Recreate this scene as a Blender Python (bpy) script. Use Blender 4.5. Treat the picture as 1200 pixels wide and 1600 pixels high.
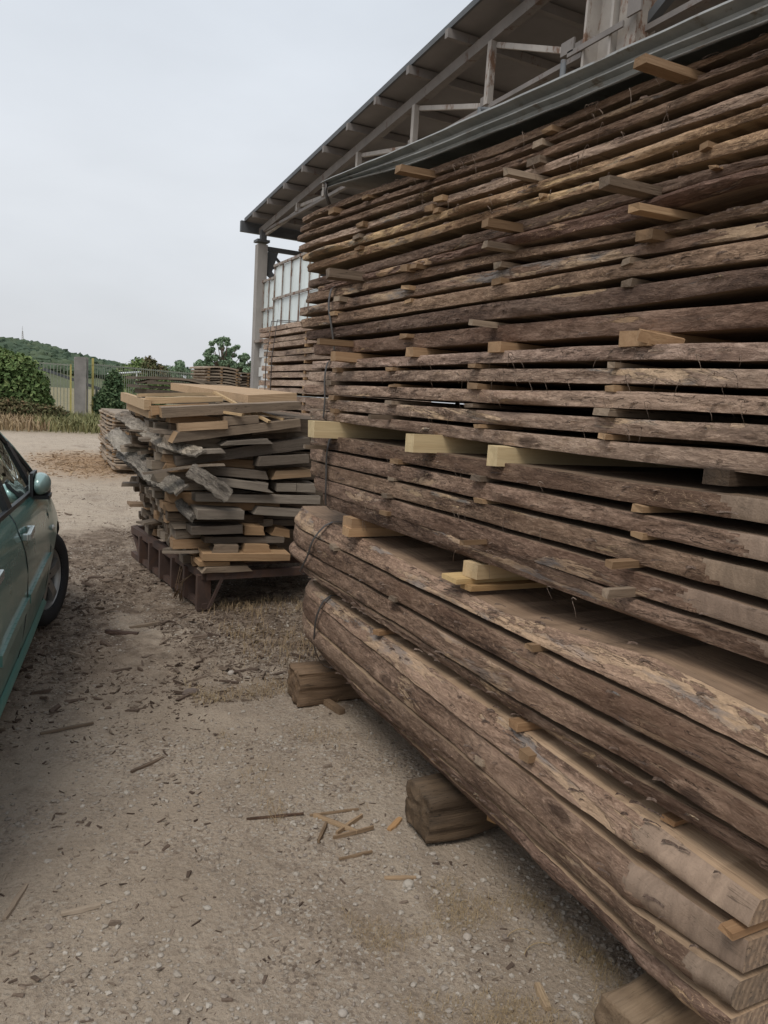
import bpy, bmesh, math, random
import numpy as np
from mathutils import Matrix, Vector, noise, Euler

for o in list(bpy.data.objects): bpy.data.objects.remove(o)
scene = bpy.context.scene
COL = scene.collection
rad = math.radians

# ---------------------------------------------------------------- camera
CAM_R = [[0.891957, 0.008423, -0.452043], [-0.44768, 0.15624, -0.880438], [0.063212, 0.987683, 0.14313]]
cam_d = bpy.data.cameras.new('camera'); cam = bpy.data.objects.new('camera', cam_d); COL.objects.link(cam)
cam_d.sensor_fit = 'VERTICAL'; cam_d.sensor_height = 36.0; cam_d.sensor_width = 27.0
cam_d.lens = 36.0 * 1180.0 / 1600.0
cam_d.clip_start = 0.05; cam_d.clip_end = 3000
M3 = Matrix(CAM_R)
cam.matrix_world = Matrix.Translation((0, 0, 1.6)) @ M3.to_4x4()
scene.camera = cam

# ---------------------------------------------------------------- world, sun, exposure
SUN_EL, SUN_AZ = 58.0, -128.0          # azimuth from +Y, negative = to the left of the stack direction
world = bpy.data.worlds.new('World'); scene.world = world; world.use_nodes = True
wn = world.node_tree.nodes; wl = world.node_tree.links; wn.clear()
wout = wn.new('ShaderNodeOutputWorld'); bg = wn.new('ShaderNodeBackground')
sky = wn.new('ShaderNodeTexSky'); sky.sky_type = 'NISHITA'; sky.sun_disc = False
sky.sun_elevation = rad(SUN_EL); sky.sun_rotation = rad(SUN_AZ); sky.dust_density = 4.0; sky.air_density = 1.0
tc = wn.new('ShaderNodeTexCoord'); sep = wn.new('ShaderNodeSeparateXYZ')
wl.new(tc.outputs['Generated'], sep.inputs[0])
ramp = wn.new('ShaderNodeValToRGB')
ramp.color_ramp.elements[0].position = 0.0; ramp.color_ramp.elements[0].color = (0.52, 0.535, 0.56, 1)
ramp.color_ramp.elements[1].position = 0.7; ramp.color_ramp.elements[1].color = (0.50, 0.55, 0.61, 1)
e = ramp.color_ramp.elements.new(0.22); e.color = (0.555, 0.575, 0.60, 1)
wl.new(sep.outputs['Z'], ramp.inputs[0])
cn = wn.new('ShaderNodeTexNoise'); cn.inputs['Scale'].default_value = 2.2; cn.inputs['Detail'].default_value = 6
cm = wn.new('ShaderNodeMapping'); cm.inputs['Scale'].default_value = (1, 1, 2.6)
wl.new(tc.outputs['Generated'], cm.inputs[0]); wl.new(cm.outputs[0], cn.inputs['Vector'])
cr = wn.new('ShaderNodeMapRange'); cr.inputs[1].default_value = 0.3; cr.inputs[2].default_value = 0.7
cr.inputs[3].default_value = 0.90; cr.inputs[4].default_value = 1.07
wl.new(cn.outputs['Fac'], cr.inputs[0])
mul = wn.new('ShaderNodeVectorMath'); mul.operation = 'SCALE'
wl.new(ramp.outputs[0], mul.inputs[0]); wl.new(cr.outputs[0], mul.inputs['Scale'])
mul2 = wn.new('ShaderNodeVectorMath'); mul2.operation = 'SCALE'; mul2.inputs['Scale'].default_value = 9.7
wl.new(mul.outputs[0], mul2.inputs[0])
mixw = wn.new('ShaderNodeMix'); mixw.data_type = 'RGBA'; mixw.inputs[0].default_value = 0.9
wl.new(sky.outputs[0], mixw.inputs[6]); wl.new(mul2.outputs[0], mixw.inputs[7])
wl.new(mixw.outputs[2], bg.inputs['Color']); bg.inputs['Strength'].default_value = 0.1
wl.new(bg.outputs[0], wout.inputs['Surface'])

sun_d = bpy.data.lights.new('sun', 'SUN'); sun_d.energy = 1.3; sun_d.angle = rad(28); sun_d.color = (1.0, 0.95, 0.88)
sun = bpy.data.objects.new('sun', sun_d); COL.objects.link(sun)
_v = Vector((math.cos(rad(SUN_EL)) * math.sin(rad(SUN_AZ)), math.cos(rad(SUN_EL)) * math.cos(rad(SUN_AZ)), math.sin(rad(SUN_EL))))
sun.rotation_euler = _v.to_track_quat('Z', 'Y').to_euler()
scene.view_settings.view_transform = 'Standard'; scene.view_settings.look = 'None'
scene.view_settings.exposure = 0.57; scene.view_settings.gamma = 1.0; scene.view_settings.use_curve_mapping = False

# ---------------------------------------------------------------- helpers
def tag(o, label=None, cat=None, group=None, kind=None):
    if label: o['label'] = label
    if cat: o['category'] = cat
    if group: o['group'] = group
    if kind: o['kind'] = kind
    return o

def link(name, me, parent=None, color=None):
    o = bpy.data.objects.new(name, me); COL.objects.link(o)
    if parent is not None: o.parent = parent
    if color is not None: o.color = (color[0], color[1], color[2], 1)
    return o

def empty(name, loc, rz=0.0):
    o = bpy.data.objects.new(name, None); COL.objects.link(o)
    o.location = loc; o.rotation_euler = (0, 0, rz); o.empty_display_size = 0.2
    return o

class MB:
    """collects vertices and faces for one mesh"""
    def __init__(s): s.v = []; s.f = []; s.m = []; s.sm = []
    def add(s, vs, fs, mi=0, smooth=False):
        b = len(s.v); s.v.extend([tuple(p) for p in vs])
        for f in fs: s.f.append(tuple(i + b for i in f)); s.m.append(mi); s.sm.append(smooth)
    def box(s, c, d, rot=None, mi=0, jit=0.0, rng=None):
        vs = []
        for sx in (-.5, .5):
            for sy in (-.5, .5):
                for sz in (-.5, .5):
                    p = Vector((sx * d[0], sy * d[1], sz * d[2]))
                    if jit: p += Vector([rng.uniform(-jit, jit) for _ in range(3)])
                    if rot is not None: p = rot @ p
                    vs.append(p + Vector(c))
        s.add(vs, [(0, 1, 3, 2), (4, 6, 7, 5), (0, 4, 5, 1), (2, 3, 7, 6), (0, 2, 6, 4), (1, 5, 7, 3)], mi)
    def beam(s, a, b, w, h, mi=0, up=(0, 0, 1)):
        a = Vector(a); b = Vector(b); d = (b - a); L = d.length; d.normalize()
        u = Vector(up); x = d.cross(u)
        if x.length < 1e-4: x = d.cross(Vector((1, 0, 0)))
        x.normalize(); z = x.cross(d)
        rot = Matrix((d, x, z)).transposed()
        s.box((a + b) / 2, (L, w, h), rot, mi)
    def tube(s, pts, r, n=6, mi=0, smooth=True, taper=1.0):
        rings = []; P = [Vector(p) for p in pts]
        vs = []
        for i, p in enumerate(P):
            d = (P[min(i + 1, len(P) - 1)] - P[max(i - 1, 0)]).normalized()
            x = d.cross(Vector((0.13, 0.2, 1))); x.normalize(); y = d.cross(x)
            rr = r * (1 + (taper - 1) * i / max(1, len(P) - 1))
            for k in range(n):
                t = 2 * math.pi * k / n; vs.append(p + x * math.cos(t) * rr + y * math.sin(t) * rr)
        fs = []
        for i in range(len(P) - 1):
            for k in range(n):
                k2 = (k + 1) % n; fs.append((i * n + k, i * n + k2, (i + 1) * n + k2, (i + 1) * n + k))
        fs.append(tuple(range(n - 1, -1, -1))); fs.append(tuple((len(P) - 1) * n + k for k in range(n)))
        s.add(vs, fs, mi, smooth)
    def mesh(s, name, mats):
        me = bpy.data.meshes.new(name); me.from_pydata([tuple(v) for v in s.v], [], s.f)
        for m in mats: me.materials.append(m)
        me.polygons.foreach_set('material_index', s.m); me.polygons.foreach_set('use_smooth', s.sm)
        me.update(); return me
    def build(s, name, mats, parent=None, color=None):
        if not isinstance(mats, (list, tuple)): mats = [mats]
        return link(name, s.mesh(name, mats), parent, color)

def np_mesh(name, V, Fq, mats, mi=None, smooth=False):
    """V (n,3) array, Fq (m,k) array of equal-sized faces"""
    me = bpy.data.meshes.new(name); n, k = Fq.shape
    me.vertices.add(len(V)); me.vertices.foreach_set('co', np.asarray(V, dtype=np.float32).ravel())
    me.loops.add(n * k); me.loops.foreach_set('vertex_index', Fq.astype(np.int32).ravel())
    me.polygons.add(n); me.polygons.foreach_set('loop_start', np.arange(0, n * k, k, dtype=np.int32))
    me.polygons.foreach_set('loop_total', np.full(n, k, dtype=np.int32))
    for m in mats: me.materials.append(m)
    if mi is not None: me.polygons.foreach_set('material_index', np.asarray(mi, dtype=np.int32))
    me.polygons.foreach_set('use_smooth', np.full(n, smooth))
    me.update(calc_edges=True); me.validate(); return me

def crisp(me, deg=38):
    """keep smooth shading inside a surface but hard at its corners"""
    try: me.set_sharp_from_angle(angle=math.radians(deg))
    except Exception: pass
def nz(x, y=0.0, z=0.0): return noise.noise(Vector((x, y, z)))

# ---------------------------------------------------------------- materials
def mat(name):
    m = bpy.data.materials.new(name); m.use_nodes = True
    nt = m.node_tree; nt.nodes.clear()
    out = nt.nodes.new('ShaderNodeOutputMaterial'); b = nt.nodes.new('ShaderNodeBsdfPrincipled')
    nt.links.new(b.outputs[0], out.inputs['Surface'])
    return m, nt, b

class N:
    def __init__(s, nt): s.nt = nt
    def node(s, t, **kw):
        n = s.nt.nodes.new(t)
        for k, v in kw.items(): setattr(n, k, v)
        return n
    def link(s, a, b): s.nt.links.new(a, b)
    def coords(s, scale, rand=True, src='Object'):
        t = s.node('ShaderNodeTexCoord'); out = t.outputs[src]
        if rand:
            oi = s.node('ShaderNodeObjectInfo'); mu = s.node('ShaderNodeMath', operation='MULTIPLY'); mu.inputs[1].default_value = 37.0
            s.link(oi.outputs['Random'], mu.inputs[0]); ad = s.node('ShaderNodeVectorMath', operation='ADD')
            s.link(out, ad.inputs[0]); s.link(mu.outputs[0], ad.inputs[1]); out = ad.outputs[0]
        m = s.node('ShaderNodeMapping'); m.inputs['Scale'].default_value = scale; s.link(out, m.inputs[0]); return m.outputs[0]
    def noise(s, vec, scale=1.0, detail=6, rough=0.6, dist=0.0):
        n = s.node('ShaderNodeTexNoise'); n.inputs['Scale'].default_value = scale; n.inputs['Detail'].default_value = detail
        n.inputs['Roughness'].default_value = rough; n.inputs['Distortion'].default_value = dist
        s.link(vec, n.inputs['Vector']); return n.outputs['Fac']
    def voro(s, vec, scale=1.0, feature='F1'):
        n = s.node('ShaderNodeTexVoronoi', feature=feature); n.inputs['Scale'].default_value = scale; s.link(vec, n.inputs['Vector']); return n.outputs['Distance']
    def rng(s, v, a, b, c=0.0, d=1.0, smooth=False):
        n = s.node('ShaderNodeMapRange'); n.inputs[1].default_value = a; n.inputs[2].default_value = b
        n.inputs[3].default_value = c; n.inputs[4].default_value = d
        if smooth: n.interpolation_type = 'SMOOTHSTEP'
        s.link(v, n.inputs[0]); return n.outputs[0]
    def math(s, op, a, b=None):
        n = s.node('ShaderNodeMath', operation=op)
        for i, v in enumerate((a, b)):
            if v is None: continue
            if hasattr(v, 'node'): s.link(v, n.inputs[i])
            else: n.inputs[i].default_value = v
        return n.outputs[0]
    def mix(s, f, a, b, blend='MIX'):
        n = s.node('ShaderNodeMix', data_type='RGBA', blend_type=blend)
        for i, v in ((0, f), (6, a), (7, b)):
            if hasattr(v, 'node'): s.link(v, n.inputs[i])
            elif isinstance(v, tuple): n.inputs[i].default_value = (v[0], v[1], v[2], 1)
            else: n.inputs[i].default_value = v
        return n.outputs[2]
    def ramp(s, f, els):
        n = s.node('ShaderNodeValToRGB'); cr = n.color_ramp
        while len(cr.elements) < len(els): cr.elements.new(0.5)
        for e, (p, c) in zip(cr.elements, els): e.position = p; e.color = (c[0], c[1], c[2], 1)
        s.link(f, n.inputs[0]); return n.outputs[0]
    def bump(s, h, b, strength=0.5, dist=0.01, prev=None):
        n = s.node('ShaderNodeBump'); n.inputs['Strength'].default_value = strength; n.inputs['Distance'].default_value = dist
        s.link(h, n.inputs['Height'])
        if prev is not None: s.link(prev, n.inputs['Normal'])
        if b is not None: s.link(n.outputs[0], b.inputs['Normal'])
        return n.outputs[0]
    def objcolor(s):
        return s.node('ShaderNodeObjectInfo').outputs['Color']

def bark_mat(name, c_dark, c_mid, c_light, c_peel, peel=0.56, rough_bark=0.0):
    m, nt, b = mat(name); n = N(nt)
    v1 = n.coords((2.2, 8, 8)); v2 = n.coords((13, 52, 52)); v3 = n.coords((1.3, 5, 8)); v4 = n.coords((46, 130, 130))
    big = n.noise(v1, 1.0, 8, 0.62, 0.6); fine = n.noise(v2, 1.0, 8, 0.7, 1.2); vf = n.noise(v4, 1.0, 4, 0.7, 0.4)
    col = n.ramp(n.math('ADD', n.math('MULTIPLY', big, 0.6), n.math('MULTIPLY', fine, 0.4)),
                 [(0.36, c_dark), (0.5, c_mid), (0.64, c_light)])
    col = n.mix(n.rng(vf, 0.52, 0.66, 0, 0.38), col, tuple(x * 1.35 for x in c_light))
    col = n.mix(n.rng(vf, 0.46, 0.34, 0, 0.5), col, c_dark)
    pm = n.math('ADD', n.noise(v3, 1.0, 7, 0.66, 1.0), n.math('MULTIPLY', fine, 0.10))
    mask = n.rng(pm, peel, peel + 0.018)
    pcol = n.mix(n.rng(vf, 0.35, 0.7), c_peel, tuple(x * 0.66 for x in c_peel))
    pcol = n.mix(n.rng(n.noise(v1, 2.2, 4), 0.5, 0.62), pcol, (0.185, 0.17, 0.16))
    col = n.mix(mask, col, pcol)
    # long stretches that are greyer, redder or darker than the rest
    vl = n.coords((0.9, 3.2, 3.2)); ll = n.noise(vl, 1.0, 4, 0.55, 0.3)
    col = n.mix(n.math('MULTIPLY', n.rng(ll, 0.51, 0.62), 0.32), col, c_light)
    col = n.mix(n.math('MULTIPLY', n.rng(ll, 0.47, 0.37), 0.55), col, tuple(a * b for a, b in zip(c_mid, (0.62, 0.55, 0.52))))
    # pale beetle tracks and torn fibres
    v5 = n.coords((10, 34, 34)); tr = n.rng(n.math('ABSOLUTE', n.math('SUBTRACT', n.noise(v5, 1.0, 3, 0.5, 2.5), 0.5)), 0.0, 0.012, 1, 0)
    area = n.rng(n.noise(v3, 1.7, 3), 0.55, 0.62)
    col = n.mix(n.math('MULTIPLY', tr, n.math('MULTIPLY', area, 0.8)), col, tuple(min(.6, x * 1.25) for x in c_peel))
    dark = n.rng(n.noise(v1, 1.6, 5, 0.6, 0.3), 0.58, 0.72)
    col = n.mix(n.math('MULTIPLY', dark, 0.55), col, tuple(x * 0.8 for x in c_dark))
    # knots
    vk = n.coords((2.0, 5.5, 5.5)); dk = n.voro(vk, 1.0)
    dk = n.math('ADD', dk, n.math('MULTIPLY', n.math('SUBTRACT', fine, 0.5), 0.12))
    col = n.mix(n.rng(dk, 0.12, 0.08, 0, 0.65), col, tuple(x * 0.7 for x in c_dark)); col = n.mix(n.rng(n.math('ABSOLUTE', n.math('SUBTRACT', dk, 0.15)), 0.0, 0.022, 0.5, 0), col, c_light)
    # long fine cracks
    vc = n.coords((2.5, 45, 45)); crk = n.rng(n.math('ABSOLUTE', n.math('SUBTRACT', n.noise(vc, 1.0, 5, 0.6, 0.8), 0.47)), 0.0, 0.01, 1, 0)
    crk = n.math('MULTIPLY', crk, n.rng(n.noise(v1, 0.9, 2), 0.42, 0.55))
    col = n.mix(n.math('MULTIPLY', crk, 0.8), col, (0.018, 0.013, 0.01))
    col = n.mix(1.0, col, n.objcolor(), 'MULTIPLY')
    n.link(col, b.inputs['Base Color']); b.inputs['Roughness'].default_value = 0.88
    b.inputs['Specular IOR Level'].default_value = 0.25
    h = n.math('SUBTRACT', n.math('ADD', n.math('MULTIPLY', fine, 0.8), n.math('MULTIPLY', vf, 0.3)), n.math('MULTIPLY', mask, 0.45))
    h = n.math('SUBTRACT', h, n.math('MULTIPLY', crk, 0.5))
    n.bump(h, b, 1.0, 0.014 + rough_bark)
    return m

def wood_mat(name, c1, c2, c3=None, grain=(3, 70, 70), rough=0.8, stain=0.5, bump=0.25, cracks=0.0):
    m, nt, b = mat(name); n = N(nt)
    vg = n.coords(grain); vb = n.coords((grain[0] * .35, 5, 5)); vff = n.coords((grain[0] * 6, 220, 220))
    g = n.noise(vg, 1.0, 6, 0.65, 0.5); big = n.noise(vb, 1.0, 5, 0.6, 0.4); f = n.noise(vff, 1.0, 3, 0.6)
    col = n.mix(n.rng(g, 0.32, 0.68), c1, c2)
    col = n.mix(n.math('MULTIPLY', n.rng(big, 0.48, 0.66), stain), col, c3 if c3 else tuple(x * 0.55 for x in c1))
    col = n.mix(n.math('MULTIPLY', n.rng(f, 0.5, 0.8), 0.25), col, tuple(x * 0.4 for x in c1))
    if cracks:
        vc = n.coords((1.5, 26, 26)); crk = n.rng(n.math('ABSOLUTE', n.math('SUBTRACT', n.noise(vc, 1.0, 4, 0.6, 0.6), 0.5)), 0.0, 0.008, 1, 0)
        crk = n.math('MULTIPLY', crk, n.rng(big, 0.4, 0.55)); col = n.mix(n.math('MULTIPLY', crk, cracks), col, (0.02, 0.015, 0.01))
    col = n.mix(1.0, col, n.objcolor(), 'MULTIPLY')
    n.link(col, b.inputs['Base Color']); b.inputs['Roughness'].default_value = rough; b.inputs['Specular IOR Level'].default_value = 0.3
    n.bump(n.math('ADD', g, n.math('MULTIPLY', f, 0.5)), b, bump, 0.006)
    return m

def plain(name, col, rough=0.6, metal=0.0, var=0.15, scale=(6, 6, 6), rust=None, bump=0.1, spec=0.4):
    m, nt, b = mat(name); n = N(nt); v = n.coords(scale)
    f = n.noise(v, 1.0, 6, 0.65)
    c = n.mix(n.rng(f, 0.3, 0.7), tuple(x * (1 - var) for x in col), tuple(min(1, x * (1 + var)) for x in col))
    if rust:
        v2 = n.coords((scale[0] * 1.5, scale[1] * 1.5, scale[2] * 0.6)); c = n.mix(n.rng(n.noise(v2, 1.0, 8, 0.7, 0.4), rust[1], rust[1] + 0.06), c, rust[0])
    n.link(c, b.inputs['Base Color']); b.inputs['Roughness'].default_value = rough; b.inputs['Metallic'].default_value = metal
    b.inputs['Specular IOR Level'].default_value = spec
    if bump: n.bump(n.noise(n.coords(tuple(x * 8 for x in scale)), 1.0, 4), b, bump, 0.004)
    return m

BARK = bark_mat('bark_edge', (0.058, 0.036, 0.026), (0.185, 0.126, 0.091), (0.35, 0.258, 0.193), (0.46, 0.345, 0.235), 0.635)
BARK_PALE = bark_mat('bark_edge_pale', (0.095, 0.066, 0.051), (0.255, 0.188, 0.147), (0.43, 0.34, 0.275), (0.50, 0.38, 0.265), 0.625)
BARK_PEELED = bark_mat('bark_edge_half_peeled', (0.062, 0.04, 0.03), (0.20, 0.138, 0.10), (0.37, 0.275, 0.21), (0.42, 0.315, 0.215), 0.565)
SAWN_GAP_SHADE = wood_mat('gap_shaded_sawn_face', (0.215, 0.158, 0.108), (0.14, 0.10, 0.07), (0.09, 0.067, 0.05), stain=0.8, cracks=0.8, bump=0.6)  # stained sawn wood, colour darkened to imitate shade in the gaps between boards
GREYBARK = bark_mat('weathered_grey_bark', (0.085, 0.075, 0.066), (0.25, 0.228, 0.202), (0.46, 0.425, 0.38), (0.5, 0.45, 0.38), 0.62, 0.01)
BARK_DARK = bark_mat('bark_edge_dark', (0.042, 0.028, 0.022), (0.135, 0.09, 0.068), (0.25, 0.185, 0.145), (0.40, 0.29, 0.185), 0.65)
SAWN = wood_mat('sawn_face', (0.37, 0.28, 0.19), (0.25, 0.178, 0.118), (0.15, 0.11, 0.08), stain=0.8, cracks=0.7, bump=0.5)
SAWN_GREY = wood_mat('chainsawn_grey_wood', (0.27, 0.21, 0.16), (0.185, 0.142, 0.108), (0.125, 0.095, 0.072), grain=(40, 22, 12), stain=0.5, bump=0.6, cracks=0.6)
FRESH = wood_mat('fresh_sawn_wood', (0.50, 0.36, 0.225), (0.39, 0.262, 0.155), stain=0.35, bump=0.4)
YELLOW = wood_mat('yellow_softwood', (0.62, 0.49, 0.29), (0.48, 0.36, 0.20), stain=0.3, grain=(2, 40, 40))
TIMBER = wood_mat('offcut_timber', (0.41, 0.34, 0.265), (0.27, 0.215, 0.165), (0.16, 0.13, 0.105), stain=0.6, bump=0.5, cracks=0.7)
OLDBEAM = wood_mat('old_oak_beam', (0.21, 0.15, 0.1), (0.10, 0.072, 0.05), (0.07, 0.05, 0.035), grain=(2, 38, 38), stain=0.6, bump=0.9, cracks=1.0)
RUST = plain('rusty_steel', (0.085, 0.055, 0.045), 0.75, 0.3, 0.3, rust=((0.10, 0.058, 0.042), 0.5))
STRAP = plain('steel_strap', (0.10, 0.09, 0.085), 0.5, 0.7, 0.25, (20, 20, 20))
ROOFSTEEL = plain('brown_grey_steel', (0.19, 0.172, 0.16), 0.7, 0.1, 0.18, (3, 3, 3), rust=((0.12, 0.08, 0.06), 0.58))
STEELPAINT = plain('grey_painted_steel', (0.36, 0.33, 0.30), 0.6, 0.1, 0.18, (3, 3, 3), rust=((0.17, 0.10, 0.065), 0.56))
STEELDARK = plain('dark_painted_steel', (0.10, 0.105, 0.11), 0.6, 0.2, 0.2, (3, 3, 3), rust=((0.10, 0.065, 0.05), 0.62))
COLUMNM = plain('concrete_column', (0.30, 0.28, 0.26), 0.85, 0, 0.15, (4, 4, 2))
ROOFM = plain('fibre_cement_roof', (0.20, 0.188, 0.182), 0.9, 0, 0.12, (1.5, 1.5, 1.5), bump=0.3)
PANE = plain('frosted_greenish_pane', (0.60, 0.66, 0.65), 0.25, 0, 0.12, (2, 2, 2), rust=((0.42, 0.44, 0.42), 0.58), bump=0.0, spec=0.6)
FRAME = plain('window_frame_paint', (0.28, 0.25, 0.22), 0.7, 0, 0.2, (6, 6, 6), rust=((0.16, 0.09, 0.06), 0.5))
BLOCKM = plain('white_painted_block', (0.58, 0.58, 0.56), 0.9, 0, 0.08, (3, 3, 3), bump=0.3)
CONCRETE = plain('weathered_concrete', (0.26, 0.24, 0.22), 0.9, 0, 0.25, (2, 2, 2), bump=0.4)
YPAINT = plain('yellow_paint', (0.42, 0.36, 0.12), 0.6, 0, 0.2, (4, 4, 4), rust=((0.2, 0.14, 0.08), 0.6))
GREYPAINT = plain('grey_green_bar_paint', (0.24, 0.25, 0.2), 0.6, 0, 0.2, (4, 4, 4))
WHITEPIPE = plain('white_paint', (0.6, 0.62, 0.62), 0.5, 0, 0.1)
END, _nt, _b = mat('board_end_grain'); _n = N(_nt)
_w = _n.node('ShaderNodeTexWave', wave_type='RINGS', rings_direction='X', wave_profile='SIN'); _w.inputs['Scale'].default_value = 17; _w.inputs['Distortion'].default_value = 2.5; _w.inputs['Detail'].default_value = 4; _w.inputs['Detail Scale'].default_value = 2
_t = _n.node('ShaderNodeTexCoord'); _mp = _n.node('ShaderNodeMapping'); _mp.inputs['Location'].default_value = (0, -.38, .1); _n.link(_t.outputs['Object'], _mp.inputs[0]); _n.link(_mp.outputs[0], _w.inputs['Vector'])
_c = _n.mix(_w.outputs['Fac'], (0.30, 0.225, 0.155), (0.19, 0.138, 0.095)); _f = _n.noise(_n.coords((9, 60, 60)), 1.0, 6, .7)
_c = _n.mix(_n.rng(_f, .45, .62), _c, (0.15, .115, .085)); _k = _n.rng(_n.math('ABSOLUTE', _n.math('SUBTRACT', _n.noise(_n.coords((8, 22, 9)), 1.0, 4, .6, 1.2), .5)), 0, .012, 1, 0)
_c = _n.mix(_n.math('MULTIPLY', _k, .8), _c, (.03, .022, .016)); _c = _n.mix(1.0, _c, _n.objcolor(), 'MULTIPLY')
_nt.links.new(_c, _b.inputs['Base Color']); _b.inputs['Roughness'].default_value = .85; _n.bump(_f, _b, .5, .006)
#@END1@

# ================================================================ SETTING
def ground_material():
    m, nt, b = mat('packed_dirt_with_dust'); n = N(nt)
    t = n.node('ShaderNodeTexCoord'); v = t.outputs['Object']
    sp = n.node('ShaderNodeSeparateXYZ'); n.link(v, sp.inputs[0]); X, Y = sp.outputs['X'], sp.outputs['Y']
    n1 = n.noise(v, 0.9, 8, 0.62, 0.5); n2 = n.noise(v, 7.0, 8, 0.7, 0.4); n3 = n.noise(v, 60.0, 6, 0.72); n4 = n.noise(v, 0.35, 4, 0.5)
    col = n.ramp(n1, [(0.3, (0.29, 0.228, 0.168)), (0.5, (0.375, 0.302, 0.23)), (0.7, (0.44, 0.362, 0.28))])
    col = n.mix(n.math('MULTIPLY', n.rng(n2, 0.52, 0.68), 0.55), col, (0.19, 0.145, 0.108))
    # bark litter zone in front of the rack
    wob = n.math('MULTIPLY', n.math('SUBTRACT', n1, 0.5), 3.5)
    ly = n.math('ADD', Y, wob)
    lit = n.math('MULTIPLY', n.rng(ly, 3.4, 4.7), n.rng(ly, 9.8, 8.4))
    lit = n.math('MULTIPLY', lit, n.rng(n2, 0.36, 0.56, 0.35, 1.0))
    col = n.mix(n.math('MULTIPLY', lit, 1.0), col, n.mix(n.rng(n2, .45, .6), (0.16, 0.115, 0.082), (0.105, 0.074, 0.053)))
    # dusty vehicle track
    tr = n.math('MULTIPLY', n.rng(ly, 8.6, 9.6), n.rng(ly, 26.0, 24.0)); tr = n.math('MULTIPLY', tr, n.rng(n2, 0.6, 0.45, 0.55, 1))
    col = n.mix(tr, col, (0.47, 0.39, 0.305))
    # darker damp soil streaks and tyre ruts
    rut = n.noise(n.coords((1.3, .35, 1), rand=False), 2.0, 6, .6, .8)
    col = n.mix(n.rng(rut, .56, .68, 0, .55), col, (0.20, 0.148, 0.108)); col = n.mix(n.rng(rut, .42, .32, 0, .5), col, (0.48, 0.395, 0.305))
    # orange sawdust patch
    dx = n.math('DIVIDE', n.math('SUBTRACT', X, 1.55), 1.15); dy = n.math('DIVIDE', n.math('SUBTRACT', Y, 16.6), 3.1)
    r = n.math('SQRT', n.math('ADD', n.math('MULTIPLY', dx, dx), n.math('MULTIPLY', dy, dy)))
    r = n.math('ADD', r, n.math('MULTIPLY', n.math('SUBTRACT', n2, 0.5), 1.6))
    sd = n.rng(r, 1.15, 0.5)
    col = n.mix(n.math('MULTIPLY', sd, 0.9), col, n.mix(n.rng(n3, 0.35, 0.65), (0.44, 0.275, 0.14), (0.28, 0.18, 0.11)))
    # field behind the road
    fld = n.rng(ly, 25.5, 27.5)
    col = n.mix(fld, col, n.mix(n.rng(n1, 0.4, 0.6), (0.17, 0.16, 0.075), (0.25, 0.21, 0.12)))
    vv = n.node('ShaderNodeTexVoronoi'); vv.inputs['Scale'].default_value = 95.0; n.link(v, vv.inputs['Vector'])
    cs = n.node('ShaderNodeSeparateColor'); n.link(vv.outputs['Color'], cs.inputs[0])
    gv = n.math('MULTIPLY', n.rng(n.noise(v, 1.7, 6, .65), .44, .60, .04, 1.0), n.rng(n.math('ADD', X, wob), -.6, .7, .35, 1.0))
    col = n.mix(n.math('MULTIPLY', n.rng(cs.outputs[0], .72, .98), gv), col, (0.45, 0.40, 0.34))
    col = n.mix(n.math('MULTIPLY', n.rng(cs.outputs[1], .66, .98), gv), col, (0.15, 0.112, 0.085))
    n5 = n.noise(v, 190.0, 3, 0.7)
    col = n.mix(n.rng(n5, .52, .70, 0, .3), col, (0.42, 0.36, 0.30)); col = n.mix(n.rng(n5, .48, .32, 0, .35), col, (0.15, 0.115, 0.085))
    # grit
    col = n.mix(n.rng(n3, 0.60, 0.72, 0, 0.65), col, (0.46, 0.41, 0.35))
    col = n.mix(n.rng(n3, 0.42, 0.30, 0, 0.7), col, (0.13, 0.1, 0.075))
    n.link(col, b.inputs['Base Color']); b.inputs['Roughness'].default_value = 0.95; b.inputs['Specular IOR Level'].default_value = 0.15
    v5 = n.voro(v, 55.0)
    h = n.math('ADD', n.math('MULTIPLY', n2, 0.9), n.math('ADD', n.math('MULTIPLY', n3, 0.55), n.math('MULTIPLY', v5, 0.25)))
    n.bump(h, b, 0.9, 0.025)
    return m
GROUND = ground_material()

def ground_z(x, y):
    z = 0.018 * nz(x * 0.9, y * 0.9, 3.1) + 0.010 * nz(x * 3.1, y * 3.1, 7.7)
    lit = max(0.0, min(1.0, (y - 3.2) / 1.5)) * max(0.0, min(1.0, (10 - y) / 1.5))
    z += (0.004 + 0.010 * lit) * nz(x * 11, y * 11, 1.3) + (0.002 + 0.005 * lit) * nz(x * 29, y * 29, 5.3)
    return z - 0.012
def axis(lo, hi, a, b, fine, grow):
    mid = list(np.arange(a, b, fine)); s = fine; p = a; left = []
    while p > lo: s *= grow; p -= s; left.append(p)
    s = fine; p = mid[-1]; right = []
    while p < hi: s *= grow; p += s; right.append(p)
    return left[::-1] + mid + right
gx = axis(-900, 900, -0.3, 2.2, 0.022, 1.12); gy = axis(-300, 1500, 1.0, 7.5, 0.024, 1.07)
GV = np.array([(x, y, (ground_z(x, y) if (-3 < x < 7 and -1 < y < 26) else 0.0)) for y in gy for x in gx])
nx_, ny_ = len(gx), len(gy)
ii = np.arange(nx_ - 1)[None, :] + nx_ * np.arange(ny_ - 1)[:, None]; ii = ii.ravel()
gme = np_mesh('ground', GV, np.stack([ii, ii + 1, ii + nx_ + 1, ii + nx_], 1), [GROUND], smooth=True)
tag(link('ground', gme), kind='structure')

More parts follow.
